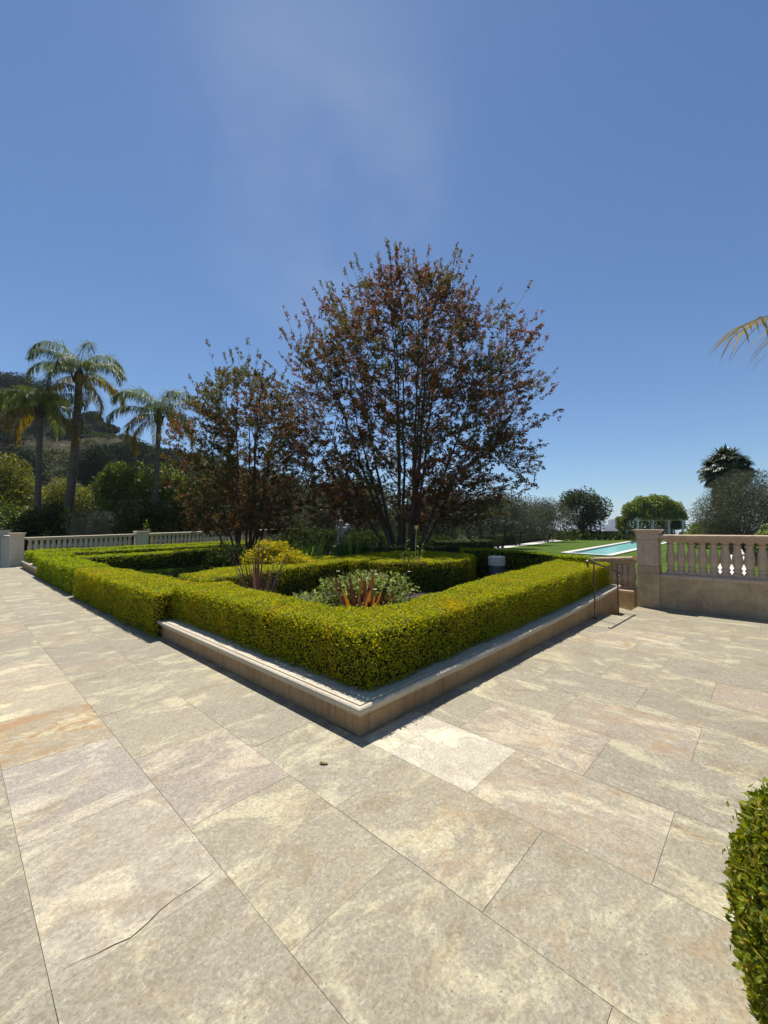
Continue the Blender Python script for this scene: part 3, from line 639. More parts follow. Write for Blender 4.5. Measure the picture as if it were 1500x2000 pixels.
balustrade('travertine balustrade on a solid plinth wall right of the stair, lawn showing between fat balusters', (BX, -0.68), (BX, -4.9), 1.40, 1.40, 0.655, 0.655, -0.1, (M['bal'], M['plinth']), 25, 0.157, width=0.34)
pier('square travertine pier with moulded cap beside the stair and handrail', BX - 0.02, -0.515, 0.35, 1.50, -0.16, (M['bal'], M['plinth']), (0.80,))
balustrade('lower sloping travertine balustrade behind the pier going down the stair', (BX + 0.15, -0.30), (BX + 0.95, 0.75), 0.955, 0.84, 0.275, 0.20, -0.17, (M['bal'], M['plinth']), 7, 0.165, width=0.30)
fb = (M['farbal'], M['farbal'])
FY = 20.3
balustrade('far pale balustrade from the corner pier to the middle pier below the palms', (0.1, FY), (4.15, FY), 1.165, 1.285, 0.50, 0.60, 0.0, fb, 20, 0.185, width=0.30)
balustrade('far pale balustrade between the middle pier and the dark left crape myrtle', (4.75, FY), (9.0, FY), 1.31, 1.44, 0.66, 0.76, 0.0, fb, 20, 0.185, width=0.30)
balustrade('far pale balustrade glimpsed behind the stems of the left crape myrtle', (9.6, FY), (13.8, FY), 1.46, 1.58, 0.8, 0.92, 0.0, fb, 20, 0.185, width=0.30)
pier('pale stone corner pier at the far left end of the terrace', -0.12, FY, 0.42, 1.36, -0.1, fb, (0.42,))
pier('pale stone pier in the middle of the far balustrade behind a sapling', 4.45, FY, 0.5, 1.42, 0.0, fb, (0.62,))
pier('pale stone pier of the far balustrade behind the left crape myrtle stems', 9.3, FY, 0.5, 1.56, 0.0, fb, (0.7,))
pier('pale stone pier at the very left edge beyond the corner pier', -0.16, 25.6, 0.46, 1.48, -0.6, fb, (0.42,))
g = Geo(); wl = thing('garden_wall', 'solid pale stone wall running back from the far left corner pier', 'wall', (-0.12, 20.55, 0))
box(g, -0.14, 0.14, 0, 4.8, -0.6, 1.14); box(g, -0.16, -0.141, 0.25, 4.5, 0.35, 0.95); g.obj('wall_body', M['farbal'], wl)
g = Geo(); sweep(g, [(0, 4.8), (0, 0)], [(a, b) for a, b in rail_prof(0.36, 0.09)], [1.143, 1.143]); g.obj('coping', M['cope'], wl)

# ------------------------------------------------------------------ handrail
hr = thing('handrail', 'slim bronze handrail on two posts leading down the stair', 'handrail', (5.86, -0.05, 0))
O = np.array([5.86, -0.05, 0])
pts = {}
def onY(x, y, Y):
    d = ray(x, y); return CAM + d * ((Y - CAM[1]) / d[1])
A0, A1, A2 = onY(1148, 1094, -0.06), onY(1160, 1099, -0.06), onY(1206, 1117, -0.20)
for top, zb in ((A1, -0.0), (A2, -0.15)):
    g = Geo(); tube(g, [top + [0, 0, -0.012] - O, np.array([top[0], top[1], zb]) - O], 0.013, 8)
    lathe(g, [(0.036, zb), (0.045, zb + 0.012), (0.02, zb + 0.02)], (top[0] - O[0], top[1] - O[1], 0), 12); g.obj('post', M['metal'], hr, True)
g = Geo()
cur = [A0 + [0.02, 0.0, -0.11], A0 + [-0.03, 0, -0.07], A0 + [-0.035, 0, -0.02], A0 + [0, 0, 0.0]]
pth = cur + [A0 + (A2 - A0) * t for t in (0.15, 0.5, 0.85, 1.0)] + [A2 + [0.07, -0.02, -0.02], A2 + [0.09, -0.02, -0.055], A2 + [0.05, -0.015, -0.085]]
tube(g, np.array(pth) - O, 0.016, 8); g.obj('rail', M['metal'], hr, True)

# ------------------------------------------------------------------ hedges
def poly_arr(p): return np.array(p, float)
def area2(p): x, y = p[:, 0], p[:, 1]; return 0.5 * np.sum(x * np.roll(y, -1) - np.roll(x, -1) * y)
def edge_normals(p):
    d = norm(np.roll(p, -1, 0) - p); return np.stack([d[:, 1], -d[:, 0]], 1)     # outward for ccw
def inset(p, a):
    n1 = edge_normals(p); n0 = np.roll(n1, 1, 0); m = norm(n0 + n1); return p - m * (a / np.maximum(0.35, np.sum(m * n1, 1)))[:, None]
def inside(p, q):
    x, y = q[:, 0], q[:, 1]; c = np.zeros(len(q), bool); n = len(p); j = n - 1
    for i in range(n):
        yi, yj, xi, xj = p[i, 1], p[j, 1], p[i, 0], p[j, 0]
        c ^= ((yi > y) != (yj > y)) & (x < (xj - xi) * (y - yi) / (yj - yi + 1e-12) + xi); j = i
    return c
def edge_dist(p, q):
    best = np.full(len(q), 1e9); n = len(p)
    for i in range(n):
        a, b = p[i], p[(i + 1) % n]; ab = b - a; t = np.clip(((q - a) @ ab) / (ab @ ab), 0, 1)
        best = np.minimum(best, np.linalg.norm(q - a - t[:, None] * ab, axis=1))
    return best
def lowf(P, seed):
    r = R(seed); s = np.zeros(len(P))
    for k in range(6):
        f = r.normal(0, 1, 3) * (2.5 + 1.6 * k); s += np.sin(P @ f + r.uniform(0, 6.28)) / (1 + 0.35 * k)
    return s / 3.0
def hedge(label, poly, z0, z1, dens=4000, size=0.024, mat='box_leaf', seed=1, slope=0.0, z0slope=0.0, rnd=0.06, group='clipped box hedges', name='hedge', asp=0.72, ragged=0.030, tmpl=LEAF4):
    r = R(seed); p = poly_arr(poly)
    if area2(p) < 0: p = p[::-1]
    ctr = p.mean(0); O = np.array([ctr[0], ctr[1], 0])
    zt = lambda q: z1 + slope * q[:, 0]
    zl = lambda q: z0 + z0slope * q[:, 0]
    en = edge_normals(p); Pn = []; Nn = []
    nx = np.roll(p, -1, 0)
    for i in range(len(p)):
        L = np.linalg.norm(nx[i] - p[i]); H = float(zt(p[i:i + 1])[0] - zl(p[i:i + 1])[0]); m = int(L * H * dens * 0.85)
        if m <= 0: continue
        t = r.uniform(0, 1, m); q = p[i] + t[:, None] * (nx[i] - p[i]); f = r.uniform(0, 1, m)
        a, b = zl(q), zt(q); z = a + f * (b - a)
        e = np.clip((z - (b - rnd)) / rnd, 0, 1); pull = rnd * (1 - np.sqrt(np.maximum(0, 1 - e ** 2)))
        q2 = q - en[i] * pull[:, None]
        Pn.append(np.column_stack([q2, z])); nn = np.column_stack([np.repeat(en[i][None], m, 0), e * 1.0]); Nn.append(norm(nn))
    lo, hi = p.min(0), p.max(0); m = int((hi - lo).prod() * dens * 1.15)
    q = r.uniform(lo, hi, (m, 2)); q = q[inside(p, q)]; d = edge_dist(p, q)
    e = np.clip((rnd - d) / rnd, 0, 1); z = zt(q) - rnd * (1 - np.sqrt(np.maximum(0, 1 - e ** 2)))
    Pn.append(np.column_stack([q, z])); Nn.append(np.repeat(np.array([[0, 0, 1.0]]), len(q), 0))
    P = np.concatenate(Pn); Nm = np.concatenate(Nn); m = len(P); tp = Nm[:, 2] > 0.9
    P = P + Nm * (lowf(P, seed + 50) * ragged + r.normal(0, 1, m) * np.where(tp, 0.009, 0.016) - np.where(tp, 0.003, 0.010))[:, None]
    tall = r.uniform(0, 1, m) > 0.985                   # stray shoots
    P = P + Nm * (tall * r.uniform(0.01, 0.04, m))[:, None]
    P[:, 2] = np.maximum(P[:, 2], zl(P) - 0.01)
    Y = norm(Nm * np.where(tp, 0.25, 0.55)[:, None] + np.array([0, 0, 0.40]) * (~tp)[:, None] + r.normal(0, 0.55, (m, 3)))
    Fn = norm(Nm * np.where(tp, 1.15, 0.8)[:, None] + r.normal(0, 0.5, (m, 3)))
    g = Geo(); leaves(g, P - O - Y * (size * 0.4), Y, Fn, size * r.uniform(0.7, 1.3, m), asp, 0, tmpl)
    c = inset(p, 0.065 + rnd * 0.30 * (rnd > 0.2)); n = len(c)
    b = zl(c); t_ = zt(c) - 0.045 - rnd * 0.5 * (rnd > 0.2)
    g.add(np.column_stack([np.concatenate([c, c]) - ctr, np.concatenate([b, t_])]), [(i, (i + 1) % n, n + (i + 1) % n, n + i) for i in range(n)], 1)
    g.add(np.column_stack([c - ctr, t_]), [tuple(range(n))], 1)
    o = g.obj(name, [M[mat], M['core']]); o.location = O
    return tag(o, label, 'hedge', group)
def arc(cx, cy, r_, a0, a1, n): return [(cx + r_ * math.cos(math.radians(a0 + (a1 - a0) * i / n)), cy + r_ * math.sin(math.radians(a0 + (a1 - a0) * i / n))) for i in range(n + 1)]

front = [(0.16, 4.1), (0.16, 2.0), (0.165, 0.22), (0.21, 0.115), (1.5, 0.115), (3.5, 0.12), (5.5, 0.13), (7.15, 0.13), (7.15, 1.18), (6.4, 1.2), (4.35, 1.06), (3.4, 1.0), (2.1, 0.84), (1.2, 0.78), (0.92, 0.90), (0.75, 1.22), (0.73, 2.4), (0.86, 3.5), (1.0, 4.1)]
hedge('bright clipped L-shaped box hedge along the front planter wall coming to a corner', front, 0.20, 0.668, 10500, 0.0195, seed=11, slope=0.021, z0slope=0.022, asp=0.75)
hedge('clipped box hedge standing on the paving left of the planter coping', [(-0.10, 4.0), (0.75, 4.05), (0.72, 6.0), (0.60, 9.15), (-0.12, 9.15), (-0.12, 6.5)], -0.01, 0.62, 6000, 0.023, seed=12)
hedge('square-ended box hedge beyond the narrow cut at the terrace edge', [(-0.10, 9.5), (0.62, 9.45), (0.66, 12.7), (0.60, 14.9), (-0.10, 14.9)], -0.01, 0.63, 2600, 0.034, seed=13, mat='box_leaf2')
hedge('box hedge crossing behind the bronze flax toward the round hedge', [(0.80, 4.55), (1.9, 4.72), (3.2, 5.05), (5.0, 5.35), (5.0, 6.7), (3.0, 6.35), (1.6, 5.9), (0.75, 5.5)], 0.12, 0.665, 4600, 0.024, seed=14, slope=0.021, mat='box_leaf')
ring = arc(6.25, 4.72, 1.72, 0, 359.5, 40) + arc(6.25, 4.72, 0.45, 359.5, 0, 24)
hedge('round clipped box hedge amid the bed, bright on top and dark in front', ring, 0.12, 0.665, 4800, 0.024, seed=15, slope=0.021, mat='box_leaf')
fh = [ground_at(905, 11.7), ground_at(955, 11.2), ground_at(1040, 10.0), ground_at(1100, 8.85), ground_at(1158, 8.15)]
hedge('dark shaded hedge behind the drum bollard along the far side of the bed', [p[:2] for p in fh] + [p[:2] + FW[:2] * .42 for p in fh[::-1]], 0.0, 0.95, 3000, 0.030, seed=16, mat='box_leaf2', rnd=0.05)
hedge('long dark box hedge closing the lawn patch, bright only on its top', [(0.62, 12.75), (4.5, 13.1), (9.0, 13.6), (9.0, 14.3), (4.5, 13.9), (0.62, 13.5)], 0.10, 0.645, 1900, 0.036, seed=17, slope=0.021, mat='box_leaf2')
hedge('middle of the three long hedge rows before the far balustrade', [(0.02, 15.0), (0.02, 16.9), (3.0, 17.0), (9.5, 17.3), (9.5, 16.5), (3.0, 16.2), (0.9, 16.0), (0.9, 15.0)], 0.22, 0.655, 1500, 0.042, seed=18, slope=0.021, mat='box_leaf2')
hedge('rearmost low hedge row directly under the far balustrade', [(0.05, 17.6), (0.05, 19.4), (10.5, 19.8), (10.5, 19.1), (0.9, 18.4), (0.9, 17.6)], 0.22, 0.655, 1300, 0.045, seed=19, slope=0.021, mat='box_leaf2')
def quad_px(x0, x1, d0, d1, w_, dz=0): # hedge row between two view columns
    a, b = ground_at(x0, d0), ground_at(x1, d1); dr = norm((b - a)[:2]); nn = np.array([-dr[1], dr[0]]) * w_
    return [a[:2], b[:2], b[:2] + nn, a[:2] + nn]
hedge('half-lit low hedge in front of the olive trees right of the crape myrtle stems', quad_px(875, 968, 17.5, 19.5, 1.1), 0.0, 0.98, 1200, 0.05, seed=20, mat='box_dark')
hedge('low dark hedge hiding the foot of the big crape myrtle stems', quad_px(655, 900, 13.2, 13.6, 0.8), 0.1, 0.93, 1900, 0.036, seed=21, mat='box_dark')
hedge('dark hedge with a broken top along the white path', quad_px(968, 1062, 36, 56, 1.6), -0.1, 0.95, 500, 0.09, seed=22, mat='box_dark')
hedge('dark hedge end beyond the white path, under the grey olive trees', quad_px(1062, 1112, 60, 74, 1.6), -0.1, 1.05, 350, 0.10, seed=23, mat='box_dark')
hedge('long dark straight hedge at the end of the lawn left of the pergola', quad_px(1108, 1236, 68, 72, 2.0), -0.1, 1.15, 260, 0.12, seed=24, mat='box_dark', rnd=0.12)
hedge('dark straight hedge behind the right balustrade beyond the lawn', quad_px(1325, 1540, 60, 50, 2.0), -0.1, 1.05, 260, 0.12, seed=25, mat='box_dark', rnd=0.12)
nb = CAM + FW * 1.16 + RT * 1.50
hedge('leafy box bush close to the camera at the lower right corner', arc(nb[0], nb[1], 0.40, 0, 342, 19), 0.0, 0.70, 24000, 0.0235, seed=27, mat='box_near', asp=0.58, ragged=0.05, rnd=0.30, tmpl=LEAF6)

# ------------------------------------------------------------------ trees and plants
def prof_at(prof, z): a = np.array(prof, float); return np.interp(z, a[:, 0], a[:, 1])
def myrtle(label, base, prof, lean, seed, ntw, lpt, mat, nshoot=14, group='bronze crape myrtles', lsz=0.075, name='crape_myrtle', ssc=1.0, flat=1.0):
    """many-stemmed vase: stems to the crown shell, branches, twigs ending in starry leaf sprays. prof: (height, radius)"""
    def squash(q):                                  # thins the crown shape along the view, letting sun onto plants in front
        f = q[..., 0] * FW[0] + q[..., 1] * FW[1]; q = np.array(q, float); q[..., 0] -= f * (1 - flat) * FW[0]; q[..., 1] -= f * (1 - flat) * FW[1]; return q
    r = R(seed); t = thing(name, label, 'tree', base, 0, group)
    zlo, zhi = prof[0][0], prof[-1][0]
    g = Geo(); nodes = []
    nst = 15
    for i in range(nst):
        az = i * 2.399 + r.normal(0, .2); f = (i + 0.5) / nst
        zt = zlo + (zhi - zlo) * (0.98 - 0.62 * f ** 1.1); rr = prof_at(prof, zt) * r.uniform(0.45, 0.8) * (0.35 + 0.65 * f ** .5)
        p0 = np.array([0.20 * ssc * math.cos(az), 0.20 * ssc * math.sin(az), 0.0])
        p3 = squash(np.array([rr * math.cos(az), rr * math.sin(az), zt])) + [lean[0] * zt, lean[1] * zt, 0]
        p1 = p0 + (p3 - p0) * [0.40, 0.40, 0.33] + r.normal(0, .08, 3); p2 = p0 + (p3 - p0) * [0.74, 0.74, 0.68] + r.normal(0, .12, 3)
        tt = np.linspace(0, 1, 16)[:, None]
        q = (1 - tt) ** 3 * p0 + 3 * tt * (1 - tt) ** 2 * p1 + 3 * tt ** 2 * (1 - tt) * p2 + tt ** 3 * p3
        q[1:-1] += r.normal(0, .018, (14, 3))
        tube(g, q, np.linspace(0.050, 0.009, 16) * ssc, 6); nodes.append(q[4:])
        for k in range(7):
            j = r.integers(4, 14); s0 = q[j]
            az2 = az + r.normal(0, 1.0); ln = (0.16 + 0.30 * r.random()) * max(1.2, prof_at(prof, s0[2]))
            e = s0 + np.array([math.cos(az2) * ln * .8, math.sin(az2) * ln * .8, ln * r.uniform(.25, .9)])
            mid = (s0 + e) / 2 + [0, 0, -0.06 * ln]
            b = np.array([s0, (s0 + mid) / 2, mid, (mid + e) / 2, e]) + r.normal(0, .015, (5, 3))
            tube(g, b, np.array([0.016, .013, .010, .008, .005]) * ssc, 4, cap=False); nodes.append(b[1:])
    NO = np.concatenate(nodes)
    # twig ends fill the crown volume, denser towards the shell
    z = r.uniform(zlo, zhi, ntw * 3); keep = r.uniform(0, 1, len(z)) < (prof_at(prof, z) / max(a for _, a in prof)) ** 1.3 + 0.04
    z = z[keep][:ntw]; m = len(z); az = r.uniform(0, 2 * np.pi, m)
    lob = 1 + 0.10 * np.sin(3 * az + z * 1.3) + 0.08 * np.sin(5 * az - z * 2.1 + 1)
    rad = prof_at(prof, z) * lob * np.sqrt(r.uniform(0.06, 1.0, m)) * r.uniform(0.9, 1.07, m)
    E_ = squash(np.column_stack([rad * np.cos(az), rad * np.sin(az), z])) + np.column_stack([lean[0] * z, lean[1] * z, z * 0]); rel = rad / np.maximum(.3, prof_at(prof, z))
    LP = []; LY = []; LN = []
    def spray(e, d, n, spread):
        a = r.normal(0, 1, (n, 3)); y = norm(d * 0.9 + a * 0.62); s = r.uniform(0, 1, n) ** .8
        LP.append(e - d * (s * spread)[:, None] + a * 0.012); LY.append(y); LN.append(norm(r.normal(0, .7, (n, 3)) + [0, 0, .6]))
    for e in E_:
        dd = np.linalg.norm((NO - e) * [1, 1, 1.15], axis=1) + np.where(NO[:, 2] > e[2] - 0.02, 0.5, 0); s0 = NO[np.argmin(dd)]
        d = e - s0; L = np.linalg.norm(d)
        mid = s0 + d * 0.5 + [0, 0, -0.10 * L] + r.normal(0, .03, 3)
        tube(g, [s0, mid, e], np.array([0.0065, 0.005, 0.003]) * ssc, 3, cap=False)
        du = norm(e - mid)
        spray(e, du, lpt, 0.24 * ssc)
        if L > 0.55: spray(mid + (e - mid) * .35, du, lpt // 2, 0.22 * ssc)
        for k in range(2):                          # short side sprigs
            e2 = e + norm(r.normal(0, 1, 3) + [0, 0, .35]) * r.uniform(.12, .30) * ssc - du * r.uniform(0, .2)
            spray(e2, norm(e2 - e + du * .1), lpt // 2, 0.12 * ssc)
    cand = np.where((rel > 0.82) & (E_[:, 2] > zlo + (zhi - zlo) * .45) | (E_[:, 2] > zlo + (zhi - zlo) * .86))[0]
    for k in range(nshoot):                         # long bare shoots with a tuft at the end
        q = E_[cand[r.integers(0, len(cand))]]; hi = (q[2] - zlo) / (zhi - zlo)
        az = math.atan2(q[1] - lean[1] * q[2], q[0] - lean[0] * q[2]) + r.normal(0, .25); ln = r.uniform(.25, .75) * ssc * (1.0 if k % 5 else 1.6)
        e = q + np.array([math.cos(az) * ln * (1.05 - .75 * hi), math.sin(az) * ln * (1.05 - .75 * hi), ln * (.35 + .6 * hi)])
        tube(g, [q, (q + e) / 2 + r.normal(0, .03, 3), e], np.array([0.006, .0045, .0025]) * ssc, 3, cap=False)
        d = norm(e - q); spray(e + d * .1, d, lpt, 0.26 * ssc)
        if r.random() < .5: spray(q + (e - q) * .55, d, lpt // 3, 0.12 * ssc)
    g.obj('trunk', M['smoothbark'], t, True)
    P = np.concatenate(LP); Y = np.concatenate(LY); Nn = np.concatenate(LN)
    g = Geo(); leaves(g, P, Y, Nn, lsz * r.uniform(.7, 1.25, len(P)), 0.52); g.obj('crown', M[mat], t)
    return t
big_prof = [(1.6, 3.2), (2.6, 4.5), (4.1, 5.0), (5.9, 5.2), (7.6, 5.0), (9.1, 4.3), (10.2, 3.4), (11.2, 2.2), (11.9, 0.9)]
myrtle('large bronze-leaved crape myrtle rising in a vase of many stems behind the round hedge', ground_at(793, 14.8, 0.13), big_prof, (0.085, 0.058), 5, 2250, 30, 'myrtle', nshoot=150, lsz=0.086, ssc=1.35, flat=0.58)  # crown flattened and leaned back to keep its shadow off the round hedge
lb = ground_at(478, 15.2, 0.13)
left_prof = [(1.2, 2.0), (2.0, 2.6), (3.4, 2.7), (4.6, 2.65), (5.8, 2.45), (6.6, 1.9), (7.1, 1.2), (7.4, 0.6)]
myrtle('smaller greener crape myrtle left of the big one, its stems before the far balustrade', lb, left_prof, (0.0, 0.0), 8, 1100, 30, 'myrtle2', nshoot=75, lsz=0.076)

def tree(name, label, cat, base, h, crown, mat, nleaf, lsz, seed, trunk_h=None, tr=0.15, clumps=26, asp=0.5, group=None, bark='bark', fill=0.55, crad=(0.30, 0.45), up=0.3, stems=1, tmpl=LEAF4, shell=0.7):
    """crown = (cx, cy, cz, rx, ry, rz) relative to the base."""
    r = R(seed); t = thing(name, label, cat, base, 0, group)
    c = np.array(crown[:3]); rad = np.array(crown[3:])
    u = norm(r.normal(0, 1, (clumps, 3))); u[:, 2] = np.where(u[:, 2] < -0.75, -u[:, 2], u[:, 2])
    C = c + u * rad * (r.uniform(fill, 0.86, clumps))[:, None]
    CR = r.uniform(crad[0], crad[1], clumps)[:, None] * rad * r.uniform(.8, 1.2, (clumps, 1))
    g = Geo(); th = trunk_h if trunk_h else max(0.2, c[2] - rad[2] * 0.6)
    for s in range(stems):
        a = s * 2.4; b0 = np.array([math.cos(a), math.sin(a), 0]) * tr * (0 if stems == 1 else 1.5)
        b1 = b0 * (1 if stems == 1 else 3.5) + [c[0] * .4, c[1] * .4, th]
        tube(g, [b0, (b0 + b1) / 2 + r.normal(0, .05, 3) * tr * 3, b1], np.array([1.25, .95, .8]) * tr / stems ** .5, 8)
        for i in range(s, clumps, stems):
            if (C[i, 2]) < th * .8: continue
            m = b1 + (C[i] - b1) * .5 + r.normal(0, .06, 3) * rad
            tube(g, [b1 - [0, 0, .1 * tr], m, C[i]], np.array([.38, .22, .08]) * tr / stems ** .3, 5, cap=False)
    g.obj('trunk', M[bark], t, True)
    wgt = (CR.prod(1)) ** (2 / 3); n = r.multinomial(nleaf, wgt / wgt.sum()); P = []; Nn = []
    for i in range(clumps):
        v = norm(r.normal(0, 1, (n[i], 3))); q = np.where(r.uniform(0, 1, n[i]) < shell, r.uniform(.82, 1.08, n[i]), r.uniform(.3, .9, n[i]))
        P.append(C[i] + v * q[:, None] * CR[i]); Nn.append(v)
    P = np.concatenate(P); Nn = np.concatenate(Nn); m = len(P)
    P[:, 2] = np.maximum(P[:, 2], 0.02)
    Y = norm(Nn * .6 + r.normal(0, .7, (m, 3)) + [0, 0, up - .3]); Fn = norm(Nn * .5 + [0, 0, up] + r.normal(0, .55, (m, 3)))
    g = Geo(); leaves(g, P, Y, Fn, lsz * r.uniform(.65, 1.35, m), asp, 0, tmpl); g.obj('crown', M[mat], t)
    return t

def frond(g, base, az, e0, L, droop, npair, ll, lw, seed, mat=0, rmat=1, plume=0.5, rr=0.022, t0=0.16, dexp=1.35):
    r = R(seed); ns = 14; h = np.array([math.cos(az), math.sin(az), 0]); p = np.array(base, float); pts = [p]; el = e0
    for i in range(ns):
        el = e0 - droop * ((i + 1) / ns) ** dexp; p = p + (h * math.cos(el) + np.array([0, 0, math.sin(el)])) * L / ns; pts.append(p)
    pts = np.array(pts); tube(g, pts, np.linspace(rr, rr * .15, ns + 1), 4, rmat, cap=False)
    T = norm(np.gradient(pts, axis=0)); s = np.linspace(t0, 0.995, npair); idx = s * ns; i0 = np.minimum(idx.astype(int), ns - 1); fr = (idx - i0)[:, None]
    B = pts[i0] * (1 - fr) + pts[i0 + 1] * fr; TT = norm(T[i0] * (1 - fr) + T[i0 + 1] * fr)
    side = norm(np.cross(TT, np.array([0, 0, 1.0]))); up = np.cross(side, TT)
    for sg in (-1, 1):
        d = norm(side * sg * 0.9 + TT * 0.55 + up * (r.uniform(-plume, plume, npair) + .15)[:, None] + r.normal(0, .08, (npair, 3)))
        ln = ll * (0.55 + 0.45 * np.sin(np.pi * np.clip(s * 1.05 - .05, 0, 1)) ** .7) * r.uniform(.85, 1.1, npair)
        strips(g, B, d, ln, lw, r.uniform(0.8, 1.5 + 1.2 * (plume > .8), npair), 3, mat, taper=1.0)
def queen_palm(label, base, ht, seed, tilt, nf=15, fl=3.6, tr=0.17):
    r = R(seed); t = thing('queen_palm', label, 'palm tree', base, 0, 'queen palms beyond the balustrade')
    top = np.array([tilt[0], tilt[1], ht]); g = Geo()
    tt = np.linspace(0, 1, 60)[:, None]; path = top * tt + np.array([tilt[0] * .25, tilt[1] * .25, 0]) * np.sin(tt * np.pi)
    rad = np.linspace(tr * 1.15, tr * .78, 60) * (1 + .05 * (np.arange(60) % 2)); tube(g, path, rad, 12)
    g.obj('trunk', M['palmbark'], t, True)
    g = Geo(); tube(g, [top - [0, 0, .9], top - [0, 0, .3], top + [0, 0, .25]], [tr * .9, tr * 1.25, tr * .5], 10)
    for k in range(10):
        a = k * 2.4; tube(g, [top + [math.cos(a) * tr, math.sin(a) * tr, -.75], top + [math.cos(a) * tr * 1.9, math.sin(a) * tr * 1.9, -.15]], [.05, .03], 5)
    g.obj('crown_shaft', M['bark'], t, True)
    for k in range(nf):
        f = (k + .5) / nf; old = f > 0.78
        e0 = math.radians(78 - 95 * f + r.uniform(-8, 8)); g = Geo()
        frond(g, top + [0, 0, -.25 * f], k * 2.399 + r.uniform(-.25, .25), e0, fl * r.uniform(.85, 1.08), math.radians(140 + r.uniform(-10, 20)) * (1 - .35 * f), 105, .80, .038, seed * 100 + k, plume=1.05, dexp=1.9)
        g.obj('frond', [M['palmold' if old else 'palm'], M['strap']], t)
    return t
FD = 25.0
pb = [ground_at(74, 25.0, -0.55), ground_at(122, 26.0, -0.55), ground_at(291, 27.0, -0.55)]
queen_palm('middle-height queen palm on the left with yellowing lower fronds in front of the hill', pb[0], 9.8, 31, (-0.05, 0.1), fl=3.1, nf=15)
queen_palm('tallest queen palm with a thick leaning trunk standing above the ridge', pb[1], 12.3, 32, (0.55, -0.45), fl=3.7, tr=.24, nf=17)
queen_palm('queen palm partly hidden behind the left crape myrtle crown', pb[2], 9.9, 33, (0.35, -0.35), fl=3.5)

# near palm whose frond tips hang into the picture at the right edge
kp = CAM + FW * 6.4 + RT * 8.0; kp[2] = -0.05
kt = thing('feather_palm', 'palm beyond the balustrade showing only arching yellow-green frond tips at the right edge', 'palm tree', kp)
g = Geo(); tube(g, [(0, 0, -.1), (0.02, 0, 2.0), (0, 0, 4.9)], [.2, .16, .15], 12); g.obj('trunk', M['palmbark'], kt, True)
back = -RT; baz = math.atan2(back[1], back[0])
for k in range(13):
    g = Geo(); az = baz + k * 2.399 if k else baz - 0.05
    e0, dr, L = (math.radians(34), math.radians(62), 2.4) if k == 0 else (math.radians(75 - 6 * k), math.radians(100), 2.1)
    if k and abs((az - baz + math.pi) % (2 * math.pi) - math.pi) < 1.3: continue
    frond(g, (0, 0, 4.6), az, e0, L, dr, 24, .95, .036, 900 + k, plume=.45, rr=.024)
    g.obj('frond', [M['palmold'] if k % 3 == 0 else M['palm'], M['palmold']], kt)

# fan palm and grey olive behind the right balustrade
fp = ground_at(1422, 25, -0.05)
ft = thing('fan_palm', 'stout fan palm with round dark head and brown skirt behind the right grey olive', 'palm tree', fp)
g = Geo(); fz = 5.2; tube(g, [(0, 0, -.5), (0, 0, fz)], [.42, .36], 12); g.obj('trunk', M['palmbark'], ft, True)
r = R(41)
def fan_leaf(g, c, d, rad, mat, droopy):
    s = norm(np.cross(d, [0, 0, 1.0])); up = np.cross(s, d); n = 15; a = np.linspace(-1.9, 1.9, n)
    D = d * np.cos(a)[:, None] + s * np.sin(a)[:, None] + up * .12
    strips(g, np.repeat(c[None], n, 0), D, rad * (0.75 + .25 * np.cos(a * .7)), rad * .20, np.full(n, droopy), 3, mat, side=up * .5 + s * .001 if False else None)
gc, gs = Geo(), Geo()
for k in range(130):
    f = (k + .5) / 130; el = math.radians(85 - 128 * f); az = k * 2.399
    d = np.array([math.cos(az) * math.cos(el), math.sin(az) * math.cos(el), math.sin(el)])
    c = np.array([0, 0, fz]) + d * np.array([1.05, 1.05, .95]) * r.uniform(.75, 1.1)
    fan_leaf(gc, c, norm(d + r.normal(0, .15, 3)), r.uniform(.50, .72), 0, r.uniform(.8, 1.8))
    if k % 2 == 0: tube(gc, [np.array([0, 0, fz - .2]), c], [.03, .015], 4, 0, cap=False)
for k in range(40):
    az = k * 2.399; c = np.array([math.cos(az) * .45, math.sin(az) * .45, fz - .5 - 1.6 * (k / 40)])
    fan_leaf(gs, c, norm(np.array([math.cos(az) * .35, math.sin(az) * .35, -1])), .8, 0, .4)
gc.obj('crown', M['fan'], ft); gs.obj('dry_skirt', M['fandry'], ft)
tree('olive_tree', 'large grey olive tree behind the right balustrade hiding the fan palm trunk', 'tree', ground_at(1475, 19, -0.05), 4, (0, 0, 2.0, 2.4, 2.3, 2.0), 'olive', 60000, 0.10, 51, tr=.14, clumps=44, asp=.24, stems=3)
tree('round_bush', 'dark green rounded bush left of the grey olive above the right balustrade', 'bush', ground_at(1378, 33, -0.05), 2, (0, 0, .9, 1.7, 1.6, 1.15), 'vine', 5000, 0.16, 52, tr=.06, clumps=18, asp=.6)
tree('rose_bush', 'small rose bush with a white bloom at the right picture edge behind the balustrade', 'bush', ground_at(1498, 9.4, -0.05), 1.5, (0, 0, 1.0, .35, .35, .6), 'rose', 900, 0.06, 53, tr=.02, clumps=9, asp=.6)

